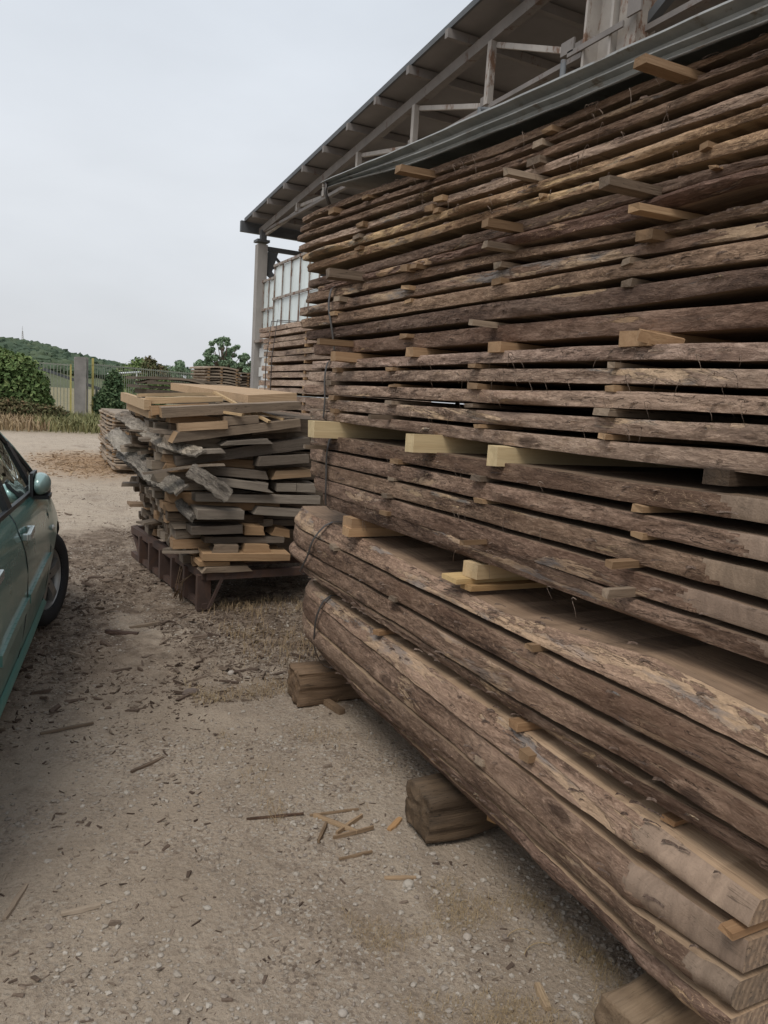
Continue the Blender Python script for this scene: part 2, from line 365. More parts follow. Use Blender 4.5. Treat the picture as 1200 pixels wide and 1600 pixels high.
# hill with woods far behind the fence
HILLM = plain('hill_soil', (0.09, 0.10, 0.05), 0.95, 0, 0.3, (0.05, 0.05, 0.05), bump=0)
def leaf_mat(name, c1, c2, c3, sc=1.0, trans=0.25):
    m, nt, b = mat(name); n = N(nt); t = n.node('ShaderNodeTexCoord')
    g = n.node('ShaderNodeNewGeometry')
    f = n.noise(t.outputs['Object'], sc, 4, 0.6)
    col = n.mix(n.rng(f, 0.38, 0.62), c1, c2)
    col = n.mix(n.rng(g.outputs['Random Per Island'], 0.6, 1.0, 0, 0.8), col, c3)
    n.link(col, b.inputs['Base Color']); b.inputs['Roughness'].default_value = 0.75; b.inputs['Specular IOR Level'].default_value = 0.25
    b.inputs['Subsurface Weight'].default_value = 0.0
    return m
WOODS = leaf_mat('far_woods_foliage', (0.045, 0.072, 0.043), (0.066, 0.094, 0.052), (0.085, 0.11, 0.06), 0.03)
def hill_h(x):   # crest height, from the skyline in the photograph, world x at y about 330
    xs = [-260, -120, -40, 0, 8, 14, 24, 33, 44, 54, 64, 76, 100, 200]
    zs = [15, 16, 15.5, 14.5, 14.3, 13.6, 11.0, 9.6, 7.6, 4.6, 2.2, 0.8, 0.2, 0.0]
    return float(np.interp(x, xs, zs))
hv = []; hx = np.linspace(-260, 200, 60); hy = np.linspace(230, 470, 24)
for y in hy:
    for x in hx:
        t = max(0.0, 1 - abs((y - 335) / 100.0)); hv.append((x, y, hill_h(x) * math.sin(t * math.pi / 2) ** 1.2 - 0.4))
ih = (np.arange(59)[None, :] + 60 * np.arange(23)[:, None]).ravel()
tag(link('hill', np_mesh('hill', np.array(hv), np.stack([ih, ih + 1, ih + 61, ih + 60], 1), [HILLM], smooth=True)), kind='structure')

def ico(sub=1):
    bm = bmesh.new(); bmesh.ops.create_icosphere(bm, subdivisions=sub, radius=1.0)
    V = np.array([v.co[:] for v in bm.verts]); Fc = np.array([[v.index for v in f.verts] for f in bm.faces]); bm.free(); return V, Fc
ICO2, ICO2F = ico(3)
ICOH, ICOHF = ico(2)
ICO1, ICO1F = ico(1)
rs = np.random.RandomState(5)
Vs = []; Fs = []; nb = 0
for k in range(1500):
    x = rs.uniform(-30, 84); y = rs.uniform(262, 345)
    t = max(0.0, 1 - abs((y - 335) / 100.0)); z = hill_h(x) * math.sin(t * math.pi / 2) ** 1.2
    if x > 60 and rs.rand() < 0.4: continue
    r = rs.uniform(1.0, 2.3); off = rs.uniform(0, 50)
    sc = np.array([noise.noise(Vector(p) * 1.9 + Vector((off, 0, 0))) + 0.7 * noise.noise(Vector(p) * 5.5 + Vector((0, off, 0))) for p in ICOH])
    V = ICOH * (r * (1 + 0.55 * sc))[:, None] * np.array([1.05, 1.05, rs.uniform(0.7, 1.0)]) + np.array([x, y, z + r * 0.35])
    Vs.append(V); Fs.append(ICOHF + nb); nb += len(V)
wood = link('far_woods', np_mesh('far_woods', np.concatenate(Vs), np.concatenate(Fs), [WOODS]))
tag(wood, 'dense dark green woods covering the far hill behind the fence', 'woods', kind='stuff')

# transmitter mast on the hill
mt = empty('radio_mast', (7.9, 331, 13.6)); tag(mt, 'thin lattice radio mast standing on top of the wooded hill', 'mast')
m = MB()
for a in range(3):
    t = a * 2.094; m.beam((0.7 * math.cos(t), 0.7 * math.sin(t), 0), (0.14 * math.cos(t), 0.14 * math.sin(t), 6.6), 0.13, 0.13)
for k in range(9):
    z = k * 0.72; r = 0.7 - 0.56 * z / 6.6; r2 = 0.7 - 0.56 * (z + .72) / 6.6
    for a in range(3):
        t = a * 2.094; t2 = t + 2.094; m.beam((r * math.cos(t), r * math.sin(t), z), (r2 * math.cos(t2), r2 * math.sin(t2), z + .72), 0.07, 0.07)
m.build('lattice', STEELPAINT, mt)
m = MB(); m.beam((0, 0, 6.5), (0, 0, 8.4), 0.09, 0.09); m.beam((-0.3, 0, 7.3), (0.3, 0, 7.3), 0.07, 0.07); m.build('antenna', STEELPAINT, mt)

# leaf-card foliage --------------------------------------------------------
def leaf_cloud(name, mats, centers, nleaf, size, rs, flat=0.6, parent=None, aspect=0.55):
    """centers: list of (x,y,z,rx,ry,rz) ellipsoids filled near their shell with small quads"""
    w = np.array([c[3] * c[4] + c[4] * c[5] + c[3] * c[5] for c in centers]); w /= w.sum()
    ci = rs.choice(len(centers), nleaf, p=w); C = np.array(centers)[ci]
    d = rs.normal(size=(nleaf, 3)); d /= np.linalg.norm(d, axis=1)[:, None]
    r = rs.uniform(0, 1, nleaf) ** 0.33 * 0.75 + 0.32 * rs.rand(nleaf)
    P = C[:, :3] + d * r[:, None] * C[:, 3:6]
    nrm = d * flat + rs.normal(size=(nleaf, 3)) * 0.6 + np.array([0, 0, 0.35]); nrm /= np.linalg.norm(nrm, axis=1)[:, None]
    a = np.cross(nrm, rs.normal(size=(nleaf, 3))); a /= np.linalg.norm(a, axis=1)[:, None]; b = np.cross(nrm, a)
    s = (size * rs.uniform(0.55, 1.35, nleaf))[:, None]
    bend = nrm * s * 0.22
    V = np.stack([P - a * s, P - b * s * aspect + bend, P + a * s, P + b * s * aspect + bend], 1).reshape(-1, 3)
    Fq = np.arange(nleaf * 4).reshape(-1, 4)
    return link(name, np_mesh(name, V, Fq, mats), parent)
LEAF_BUSH = leaf_mat('bush_leaves', (0.095, 0.15, 0.05), (0.145, 0.205, 0.07), (0.22, 0.26, 0.10), 0.8)
LEAF_DARK = leaf_mat('dark_leaves', (0.065, 0.11, 0.05), (0.095, 0.145, 0.065), (0.13, 0.17, 0.08), 0.8)
LEAF_BLUE = leaf_mat('grey_green_leaves', (0.15, 0.22, 0.135), (0.19, 0.27, 0.165), (0.24, 0.31, 0.19), 0.6)
LEAF_RED = leaf_mat('browning_leaves', (0.13, 0.105, 0.05), (0.10, 0.12, 0.05), (0.20, 0.12, 0.07), 0.8)
STEM = plain('brown_stems', (0.12, 0.085, 0.06), 0.9, 0, 0.2)
DRYGRASS = leaf_mat('dry_grass', (0.32, 0.235, 0.13), (0.26, 0.18, 0.11), (0.38, 0.29, 0.165), 0.8)
GREENGRASS = leaf_mat('green_dry_grass', (0.17, 0.17, 0.07), (0.24, 0.21, 0.10), (0.13, 0.15, 0.06), 0.5)

def blades(name, n, xr, yr, h, mats, rs, parent=None, w=0.012, lean=0.5, zf=None, dens=None):
    P = []
    while len(P) < n:
        x = rs.uniform(*xr); y = rs.uniform(*yr)
        if dens is None or rs.rand() < dens(x, y): P.append((x, y, (zf(x, y) if zf else 0)))
    P = np.array(P); a = rs.uniform(0, 6.28, n); L = rs.uniform(h[0], h[1], n)
    d = np.stack([np.cos(a), np.sin(a), np.zeros(n)], 1); side = np.stack([-np.sin(a), np.cos(a), np.zeros(n)], 1)
    lean_ = rs.uniform(0.1, 1.0, n)[:, None] * lean
    up = np.array([0, 0, 1.0]); L = L[:, None]
    mid = P + up * L * 0.55 + d * L * lean_ * 0.35; tip = P + up * L * (1.0 - 0.45 * lean_) + d * L * lean_
    s = side * w
    V = np.stack([P - s, P + s, mid + s * .8, mid - s * .8, tip + s * .15, tip - s * .15], 1).reshape(-1, 3)
    b = np.arange(n)[:, None] * 6
    Fq = np.concatenate([b + np.array([[0, 1, 2, 3]]), b + np.array([[3, 2, 4, 5]])])
    return link(name, np_mesh(name, V, Fq, mats), parent)

def bush(name, loc, ells, n, size, mats, label, cat, seed, stems=6):
    rs = np.random.RandomState(seed); t = empty(name, loc); tag(t, label, cat)
    leaf_cloud('crown', mats, ells, n, size, rs, parent=t)
    m = MB()
    for k in range(stems):
        c = ells[rs.randint(len(ells))]
        m.tube([(c[0] * .4 + rs.uniform(-.2, .2), c[1] * .4, 0), (c[0] * .7, c[1] * .7, c[2] * .5), (c[0], c[1], c[2] * 0.95)], 0.05, 5, taper=0.3)
    m.build('trunk', STEM, t); return t
bush('overgrown_bush', (0.2, 32.6, 0), [(0, 0, 1.35, 1.5, 1.0, 1.35), (-1.6, .2, 1.5, 1.6, 1.1, 1.6), (.75, -.1, .95, .85, .8, 1.0), (0.3, 0, 1.85, .85, .8, .75), (1.05, .1, 1.45, .5, .6, .55),
     (-3.2, .4, 1.6, 1.6, 1.2, 1.6), (1.25, .2, .6, .5, .6, .6), (-.5, 0, 2.35, .6, .6, .45)], 26000, 0.105, [LEAF_BUSH],
     'large overgrown green bush hanging over the fence left of the concrete post', 'bush', 3)
bush('fence_shrub', (4.55, 37.0, 0), [(0, 0, .9, .6, .5, .9), (.1, 0, 1.6, .42, .4, .7), (-.45, 0, .7, .4, .4, .6)], 5200, 0.085, [LEAF_DARK],
     'narrow dark green shrub growing against the fence right of the concrete post', 'bush', 4)
bush('fence_shrub', (6.6, 39.5, 0), [(0, 0, 1.0, 1.0, .6, 1.0), (-1.0, 0, .8, .7, .5, .8), (.8, 0, 1.5, .7, .5, .6), (-.1, .6, 1.7, .5, .4, .55)], 6200, 0.09, [LEAF_BUSH],
     'bright green shrubs behind the bars at the right end of the fence', 'bush', 5)
bush('low_bramble', (0.4, 31.2, 0), [(0, 0, .45, 1.2, .5, .5), (-1.6, 0, .55, 1.3, .5, .6), (1.2, .1, .35, .8, .4, .4)], 7000, 0.06, [LEAF_RED],
     'brown drying bramble at the foot of the big green bush', 'bramble', 6)

def tree(name, loc, h_trunk, ells, n, size, mats, label, seed, rtrunk=0.14, group=None):
    rs = np.random.RandomState(seed); t = empty(name, loc); tag(t, label, 'tree', group)
    leaf_cloud('crown', mats, ells, n, size, rs, parent=t)
    m = MB(); m.tube([(0, 0, 0), (.05, 0, h_trunk * .5), (0, 0, h_trunk)], rtrunk, 7, taper=0.6)
    for c in ells:
        m.tube([(0, 0, h_trunk * 0.75), (c[0] * .5, c[1] * .5, (h_trunk + c[2]) / 2), (c[0], c[1], c[2] + c[5] * .4)], rtrunk * 0.45, 5, taper=0.25)
    m.build('trunk', STEM, t); return t
r_ = np.random.RandomState(9)
ell = [(r_.uniform(-2.05, 2.05), r_.uniform(-1.2, 1.2), 0, .25, .25, .2) for _ in range(88)]
ell = [(a, b, 3.1 + 2.9 * r_.rand() * max(.25, 1 - (a / 2.1) ** 2), c, d, f) for a, b, _, c, d, f in ell]
tree('open_crowned_tree', (15.9, 60.5, 0), 3.0, ell, 7600, 0.12, [LEAF_BLUE], 'open-crowned green tree rising behind the far plank stack', 10)
ell = [(r_.uniform(-1.0, 1.0), r_.uniform(-.8, .8), 2.2 + 2.4 * r_.rand(), .34, .34, .3) for _ in range(24)]
tree('young_tree', (18.2, 59.5, 0), 2.0, ell, 3800, 0.14, [LEAF_BLUE], 'narrower green tree beside the corner of the shed wall', 11)
ell = [(r_.uniform(-.9, .9), r_.uniform(-.6, .6), 1.9 + 1.2 * r_.rand(), .3, .3, .25) for _ in range(14)]
tree('small_tree', (9.9, 46, 0), 1.6, ell, 2200, 0.10, [LEAF_BLUE], 'small sparse tree left of the far plank stack', 12, 0.07)
tree('browning_tree', (7.9, 46, 0), 1.8, [(-.15, 0, 2.6, .5, .5, .8), (.35, 0, 2.4, .6, .5, .6), (-.45, 0, 2.0, .5, .5, .6), (.8, .2, 2.0, .5, .5, .5)], 3800, 0.10, [LEAF_RED],
     'tree with browning leaves behind the right part of the fence', 13, 0.08)
tree('round_tree', (8.6, 55, 0), 2.0, [(0, 0, 2.6, 1.0, .8, 1.0), (-.9, 0, 2.2, .8, .7, .8), (.8, 0, 2.3, .6, .6, .6)], 5200, 0.12, [LEAF_BUSH],
     'round yellowish green tree behind the middle of the fence', 14, 0.1)
tree('dark_tree', (10.2, 55, 0), 2.0, [(0, 0, 2.3, 1.0, .8, .9), (.9, 0, 2.0, .7, .7, .7)], 4200, 0.12, [LEAF_DARK],
     'dark green tree between the fence and the far plank stack', 15, 0.1)

g = blades('roadside_grass', 15000, (-4.5, 6.5), (26.0, 35.5), (0.12, 0.55), [DRYGRASS, GREENGRASS], np.random.RandomState(20), w=0.02, lean=0.9,
           dens=lambda x, y: min(1.0, max(0.1, (y - 25.6) / 3.0 + 0.3 * nz(x, y))))
_me = g.data; _mi = np.array([1 if (V.center.x + 0.6 * nz(V.center.x * .8, V.center.y * .8)) > 1.1 else 0 for V in _me.polygons], dtype=np.int32)
_me.polygons.foreach_set('material_index', _mi)
tag(g, 'dry brown and green grass along the far side of the road', 'grass', kind='stuff')

# ---------------------------------------------------------------- fence, gate, post
post = empty('concrete_post', (3.18, 36.6, 0)); tag(post, 'thick weathered concrete gate post between the two barred fences', 'post')
m = MB(); rr = random.Random(4)
m.box((0, 0, 1.36), (0.46, 0.4, 2.76), None, 0, 0.02, rr); m.build('shaft', CONCRETE, post)
m = MB(); m.box((0.30, 0.02, 1.40), (0.06, 0.12, 2.7), None, 0, 0.01, rr); m.build('steel_channel', CONCRETE, post)
def bar_panel(name, a, b, z0, z1, step, label, cat, frame_y=None):
    a = Vector(a); b = Vector(b); t = empty(name, a); tag(t, label, cat)
    d = b - a; L = d.length; d.normalize(); tz = Vector((0, 0, 1))
    def P(s, z): q = d * s; return (q.x, q.y, z)
    for z in (z0 + .03, z1 - .03):
        q = MB(); q.beam(P(0, z), P(L, z), 0.04, 0.05); q.build('rail', GREYPAINT, t)
    n = int(L / step)
    bm = MB(); bm.box((0, 0, (z0 + z1) / 2), (0.028, 0.028, z1 - z0 + .04)); me = bm.mesh('bar', [GREYPAINT])
    for i in range(n + 1):
        o = link('bar', me, t); o.location = P(i * L / n, 0)
    return t, P, L
gt, P, L = bar_panel('barred_gate', (-1.6, 36.2, 0), (2.78, 36.4, 0), 0.30, 2.38, 0.135,
                     'yellow-edged barred gate between the big bush and the concrete post', 'gate')
q = MB(); q.beam(P(L, .2), P(L, 2.4), 0.07, 0.07); q.build('gate_stile', YPAINT, gt)
q = MB(); q.beam(P(0, .2), P(0, 2.4), 0.07, 0.07); q.build('gate_stile', YPAINT, gt)
ft, P, L = bar_panel('barred_fence', (3.75, 37.0, 0), (10.6, 42.5, 0), 0.30, 2.5, 0.14,
                     'grey-green barred fence with a yellow end post running right from the concrete post', 'fence')
q = MB(); q.beam(P(0, .1), P(0, 2.75), 0.09, 0.09); q.build('end_post', YPAINT, ft)
q = MB(); q.box((2.78 - 2.2, 36.4, 0.14), (4.4, 0.25, 0.26)); k = q.build('plinth', CONCRETE); tag(k, 'low concrete plinth under the barred gate', 'plinth')
q = MB(); q.box((0, 0, .13), (8.6, 0.25, 0.26)); k = q.build('plinth', CONCRETE); k.location = (7.2, 39.8, 0); k.rotation_euler = (0, 0, math.atan2(5.5, 6.85))
tag(k, 'low concrete plinth under the barred fence right of the post', 'plinth')
q = MB(); q.tube([(5.3, 45.0, 2.2), (7.1, 45.0, 2.43)], .05, 8); q.tube([(5.5, 45, 0), (5.5, 45, 2.2)], .04, 6); q.tube([(6.9, 45, 0), (6.9, 45, 2.4)], .04, 6)
tag(q.build('white_rail', WHITEPIPE), 'white horizontal pipe rail seen through the fence bars', 'rail')
q = MB(); q.beam((1.6, 41, 2.25), (4.6, 41.5, 1.35), .12, .14); q.beam((1.7, 41, 0), (1.7, 41, 2.2), .1, .1); q.beam((4.4, 41.5, 0), (4.4, 41.5, 1.4), .1, .1)
tag(q.build('sloping_beam', STEELDARK), 'dark steel beam sloping down behind the gate and the post', 'beam')

# ================================================================ SHED
BX = 4.97
def roof_z(y): return 5.02 + 0.085 * (16.06 - y)      # top chord line
shed = empty('open_shed', (BX, 16.06, 0)); tag(shed, 'tall open-sided shed with steel roof truss and dark roof sheets above the timber', 'shed')
def S(mb, name, mats): 
    for i, v in enumerate(mb.v): mb.v[i] = (v[0] - BX, v[1] - 16.06, v[2])
    return mb.build(name, mats, shed)
y_end = -5.0
# truss in the gable plane
q = MB(); q.beam((BX, 16.2, roof_z(16.2)), (BX, y_end, roof_z(y_end)), 0.10, 0.13); S(q, 'top_chord', ROOFSTEEL)
q = MB(); q.beam((BX, 16.0, 4.98), (BX, 6.15, 4.98), 0.06, 0.05); S(q, 'bottom_chord', ROOFSTEEL)
q = MB(); q.beam((BX, 5.45, 4.90), (BX, y_end, 4.90), 0.06, 0.05); S(q, 'bottom_chord', ROOFSTEEL)
vy = [13.9, 12.6, 11.25, 9.47, 7.72]
for y in vy:
    q = MB(); q.beam((BX - .02, y, 5.0), (BX - .02, y, roof_z(y) - .06), 0.075, 0.075); S(q, 'truss_post', STEELPAINT)
yy = [16.0] + vy + [6.1]
for a, b in zip(yy[:-1], yy[1:]):
    q = MB(); q.beam((BX + .03, a - .04, roof_z(a) - .10), (BX + .03, b + .1, 5.03), 0.05, 0.055); S(q, 'diagonal', STEELPAINT)
    q = MB(); q.box((BX - .02, b + .06, 5.06), (0.03, 0.16, 0.10)); S(q, 'gusset_plate', ROOFSTEEL)
for a, b in ((5.35, 3.6), (3.6, 1.9), (1.9, 0.2)):
    q = MB(); q.beam((BX + .03, a, 4.98), (BX + .03, b, roof_z(b) - .1), 0.08, 0.08); S(q, 'diagonal', STEELDARK)
    q = MB(); q.beam((BX - .02, b, 4.95), (BX - .02, b, roof_z(b) - .06), 0.09, 0.09); S(q, 'truss_post', STEELDARK)
# corner column and inner column
q = MB(); q.box((BX - .02, 16.07, 2.36), (0.21, 0.21, 4.72)); S(q, 'corner_column', COLUMNM)
q = MB(); q.box((BX - .02, 16.07, 4.79), (0.27, 0.28, 0.05)); q.box((BX - .02, 15.98, 4.9), (.12, .12, .2)); S(q, 'column_cap', STEELDARK)
q = MB()
q.box((BX, 5.95, 3.3), (0.34, 0.03, 6.4)); q.box((BX, 5.60, 3.3), (0.34, 0.03, 6.4)); q.box((BX, 5.775, 3.3), (0.02, 0.32, 6.4)); S(q, 'inner_column', STEELPAINT)
q = MB(); q.box((BX - .02, 5.44, 3.3), (0.22, 0.22, 6.4)); S(q, 'inner_column', FRAME)
q = MB(); q.box((BX - .19, 5.78, 4.93), (0.02, 0.72, 0.05)); q.box((BX - .19, 6.15, 5.0), (.02, .18, .12)); q.box((BX - .19, 5.3, 5.03), (.02, .16, .14)); S(q, 'gusset_plate', ROOFSTEEL)
# side girder going away at the eave
q = MB()
q.beam((BX + .1, 16.07, 4.66), (BX + 14, 16.07, 4.62), .08, .09); q.beam((BX + .1, 16.07, 4.30), (BX + 14, 16.07, 4.28), .07, .07)
for k in range(20):
    x0 = BX + .15 + k * .7; q.beam((x0, 16.07, 4.64), (x0 + .35, 16.07, 4.31), .05, .05); q.beam((x0 + .35, 16.07, 4.31), (x0 + .7, 16.07, 4.64), .05, .05)
S(q, 'eave_girder', STEELDARK)
q = MB()
vs = [(BX + .12, 16.05, 4.6), (BX + .34, 16.05, 4.6), (BX + .22, 16.05, 4.2), (BX + .45, 16.05, 3.98), (BX + .30, 16.05, 3.98), (BX + .12, 16.05, 4.12)]
q.add([(x, 16.03, z) for x, y, z in vs] + [(x, 16.10, z) for x, y, z in vs],
      [(0, 1, 2, 3, 4, 5), (11, 10, 9, 8, 7, 6)] + [(i, i + 6, (i + 1) % 6 + 6, (i + 1) % 6) for i in range(6)]); S(q, 'knee_bracket', STEELDARK)
# roof sheets (corrugated), purlins, verge and eave trim
q = MB(); xa, xb = BX - .30, BX + 20
ys = np.linspace(16.32, y_end, 42)
for i in range(41):
    y0, y1 = ys[i], ys[i + 1]; z0, z1 = roof_z(y0) + .20, roof_z(y1) + .20
    q.add([(xa, y0, z0), (xb, y0, z0), (xb, y1, z1), (xa, y1, z1), (xa, y0, z0 + .025), (xb, y0, z0 + .025), (xb, y1, z1 + .025), (xa, y1, z1 + .025)],
          [(0, 1, 2, 3), (7, 6, 5, 4), (0, 3, 7, 4), (1, 5, 6, 2), (0, 4, 5, 1), (3, 2, 6, 7)])
S(q, 'roof', ROOFM)
pm = MB(); pm.box((10.02, 0, 0), (20.3, 0.07, 0.10)); pme = pm.mesh('purlin', [ROOFSTEEL])
y = 15.6
while y > y_end:
    o = link('purlin', pme, shed); o.location = (-.24, y - 16.06, roof_z(y) + .135); y -= 0.93
q = MB(); q.beam((xa - .02, 16.34, roof_z(16.34) + .23), (xa - .02, y_end, roof_z(y_end) + .23), .03, .07); S(q, 'verge_trim', STEELDARK)
q = MB(); q.box((BX + 9.8, 16.38, 5.10), (20.4, 0.10, 0.22)); S(q, 'gutter', STEELDARK)
# second truss further inside
q = MB(); q.beam((BX + 6, 16.0, 4.9), (BX + 6, y_end, 4.9), .1, .1); q.beam((BX + 6, 16.0, 5.0), (BX + 6, y_end, roof_z(y_end)), .12, .14)
for k in range(11):
    yk = 15 - k * 1.8; q.beam((BX + 6, yk, 4.9), (BX + 6, yk, roof_z(yk)), .08, .08); q.beam((BX + 6, yk, roof_z(yk)), (BX + 6, yk - 1.8, 4.9), .07, .07)
S(q, 'inner_truss', STEELDARK)
# dark side and back walls of the shed, away from the eave corner
q = MB(); q.box((BX + 20, 5.5, 3.0), (0.2, 21, 6.0)); S(q, 'back_wall', ROOFM)

# gable wall piece: white blocks below, glazing above
gw = empty('gable_wall', (BX + .02, 15.4, 0)); tag(gw, 'white block wall with steel-framed glazing at the far corner of the shed', 'wall')
bm = MB(); bm.box((0, 0, 0), (0.2, 0.392, 0.192)); bme = bm.mesh('block', [BLOCKM]); nblk = 0
for r in range(14):
    z = .1 + r * .2 - .02
    for c in range(4):
        yb = 15.74 - c * .4 - (.2 if r % 2 else 0)
        o = link('block', bme, gw); o.location = (0.06 + random.Random(r * 9 + c).uniform(-.003, .003), yb - 15.4, z)
q = MB(); q.box((0.08, -.1, 1.35), (0.15, 1.5, 2.7)); q.build('mortar', BLOCKM, gw)
def glazing(parent, y0, y1, cols, z0, zm, z1, zslope, px):
    # y0 far edge, y1 near edge
    w = (y0 - y1) / cols
    for c in range(cols + 1):
        yb = y0 - c * w; q = MB(); q.beam((px, yb - 15.4, z0), (px, yb - 15.4, z1), 0.03, 0.02); q.build('mullion', FRAME, parent)
    for z in (z0, zm, z1):
        q = MB(); q.beam((px - .01, y0 - 15.4 + .02, z), (px - .01, y1 - 15.4 - .02, z), 0.035, 0.045); q.build('transom', FRAME, parent)
    for c in range(cols):
        for a, b in ((z0, zm), (zm, z1)):
            q = MB(); q.box((px + .02, y0 - (c + .5) * w - 15.4, (a + b) / 2), (0.012, w - .04, b - a - .05))
            q.build('pane', PANE, parent)
glazing(gw, 15.95, 14.84, 3, 2.76, 3.37, 3.96, 0, 0.0)
q = MB(); q.box((-.02, 15.40 - 15.4, 2.71), (0.26, 1.25, 0.05)); q.build('sill', FRAME, gw)
dg = empty('glazed_shed_door', (BX - .12, 15.4, 0)); tag(dg, 'tall sliding shed door of frosted panes with brown steel frame', 'door')
glazing(dg, 14.80, 12.4, 5, 2.72, 3.48, 4.12, 0, 0.0)
q = MB(); q.box((0.03, 13.6 - 15.4, 1.36), (0.06, 2.4, 2.66)); q.build('lower_panel', PANE, dg)
for px_, y_, z0_, z1_ in ((2.3, 2.98, 0, 3.19), (2.3, 3.48, 0, 3.19), (2.3, 3.69, 0, 3.17)):
    pass
#@END2@

BUNDLE_DATA = {'A': {'boards': [(3.68, [3.266, 1.855, 1.266, 0.948], [0.648, 0.65, 0.644, 0.638], [0.549, 0.529, 0.536, 0.544]),
                  (3.702, [3.251, 1.835, 1.244, 0.929], [0.543, 0.519, 0.498, 0.512], [0.432, 0.418, 0.39, 0.435]),
                  (3.674, [3.234, 1.82, 1.227, 0.915], [0.423, 0.416, 0.388, 0.42], [0.321, 0.341, 0.329, 0.343]),
                  (3.595, [3.218, 1.807, 1.214, 0.902], [0.315, 0.33, 0.302, 0.336], [0.275, 0.27, 0.215, 0.262])],
       'x08': 1.396,
       'x4': 1.438},
 'B': {'boards': [(3.913, [3.313, 1.928, 1.349, 1.029], [1.014, 0.98, 1.029, 1.016], [0.894, 0.905, 0.912, 0.911]),
                  (3.886, [3.296, 1.914, 1.33, 1.011], [0.888, 0.884, 0.901, 0.902], [0.799, 0.807, 0.817, 0.819]),
                  (3.871, [3.282, 1.899, 1.314, 0.996], [0.79, 0.786, 0.796, 0.803], [0.707, 0.704, 0.728, 0.73]),
                  (3.81, [3.27, 1.886, 1.3, 0.983], [0.701, 0.694, 0.696, 0.716], [0.664, 0.653, 0.654, 0.668])],
       'x08': 1.427,
       'x4': 1.427},
 'C': {'boards': [(3.6, [3.353, 2.055, 1.476, 1.155], [1.424, 1.43, 1.433, 1.441], [1.36, 1.369, 1.379, 1.384]),
                  (3.598, [3.344, 2.045, 1.465, 1.143], [1.351, 1.356, 1.355, 1.359], [1.287, 1.295, 1.302, 1.301]),
                  (3.573, [3.335, 2.035, 1.455, 1.132], [1.281, 1.283, 1.282, 1.282], [1.211, 1.22, 1.221, 1.22]),
                  (3.531, [3.326, 2.024, 1.444, 1.119], [1.208, 1.205, 1.204, 1.196], [1.135, 1.135, 1.137, 1.138]),
                  (3.444, [3.317, 2.016, 1.432, 1.108], [1.135, 1.144, 1.127, 1.125], [1.065, 1.072, 1.069, 1.072])],
       'x08': 1.52,
       'x4': 1.395},
 'D': {'boards': [(3.622, [3.387, 2.142, 1.569, 1.244], [1.786, 1.8, 1.802, 1.794], [1.744, 1.756, 1.757, 1.749]),
                  (3.653, [3.381, 2.133, 1.56, 1.235], [1.732, 1.739, 1.737, 1.732], [1.684, 1.694, 1.691, 1.687]),
                  (3.669, [3.373, 2.124, 1.551, 1.226], [1.669, 1.667, 1.674, 1.671], [1.621, 1.62, 1.624, 1.625]),
                  (3.684, [3.365, 2.114, 1.54, 1.217], [1.6, 1.597, 1.6, 1.606], [1.548, 1.548, 1.552, 1.555]),
                  (3.614, [3.357, 2.106, 1.531, 1.207], [1.539, 1.533, 1.536, 1.542], [1.494, 1.484, 1.483, 1.488])],
       'x08': 1.58,
       'x4': 1.374},
 'E': {'boards': [(3.72, [3.413, 2.224, 1.657, 1.334], [2.131, 2.138, 2.121, 2.132], [2.08, 2.104, 2.095, 2.1]),
                  (3.779, [3.405, 2.217, 1.652, 1.328], [2.062, 2.081, 2.082, 2.085], [2.018, 2.036, 2.048, 2.049]),
                  (3.712, [3.398, 2.21, 1.645, 1.321], [1.997, 2.023, 2.032, 2.04], [1.95, 1.972, 1.99, 1.988]),
                  (3.661, [3.391, 2.202, 1.636, 1.312], [1.935, 1.965, 1.967, 1.974], [1.89, 1.907, 1.909, 1.926]),
                  (3.603, [3.384, 2.192, 1.627, 1.301], [1.869, 1.89, 1.895, 1.895], [1.815, 1.83, 1.832, 1.834])],
       'x08': 1.653,
       'x4': 1.349},
 'F': {'boards': [(3.803, [3.457, 2.27, 1.711, 1.388], [2.519, 2.495, 2.514, 2.515], [2.49, 2.461, 2.49, 2.498]),
                  (3.813, [3.451, 2.266, 1.705, 1.383], [2.47, 2.459, 2.471, 2.479], [2.443, 2.438, 2.452, 2.458]),
                  (3.807, [3.446, 2.26, 1.7, 1.378], [2.423, 2.417, 2.433, 2.438], [2.393, 2.393, 2.4, 2.41]),
                  (3.809, [3.441, 2.255, 1.693, 1.371], [2.376, 2.379, 2.384, 2.392], [2.346, 2.347, 2.357, 2.36]),
                  (3.743, [3.435, 2.249, 1.686, 1.365], [2.323, 2.326, 2.333, 2.348], [2.29, 2.294, 2.301, 2.318]),
                  (3.7, [3.429, 2.243, 1.679, 1.357], [2.27, 2.283, 2.281, 2.292], [2.231, 2.251, 2.253, 2.255]),
                  (3.698, [3.42, 2.235, 1.673, 1.349], [2.193, 2.224, 2.237, 2.237], [2.154, 2.185, 2.199, 2.214]),
                  (3.581, [3.415, 2.23, 1.667, 1.345], [2.151, 2.179, 2.194, 2.209], [2.125, 2.147, 2.147, 2.169])],
       'x08': 1.653,
       'x4': 1.349}}
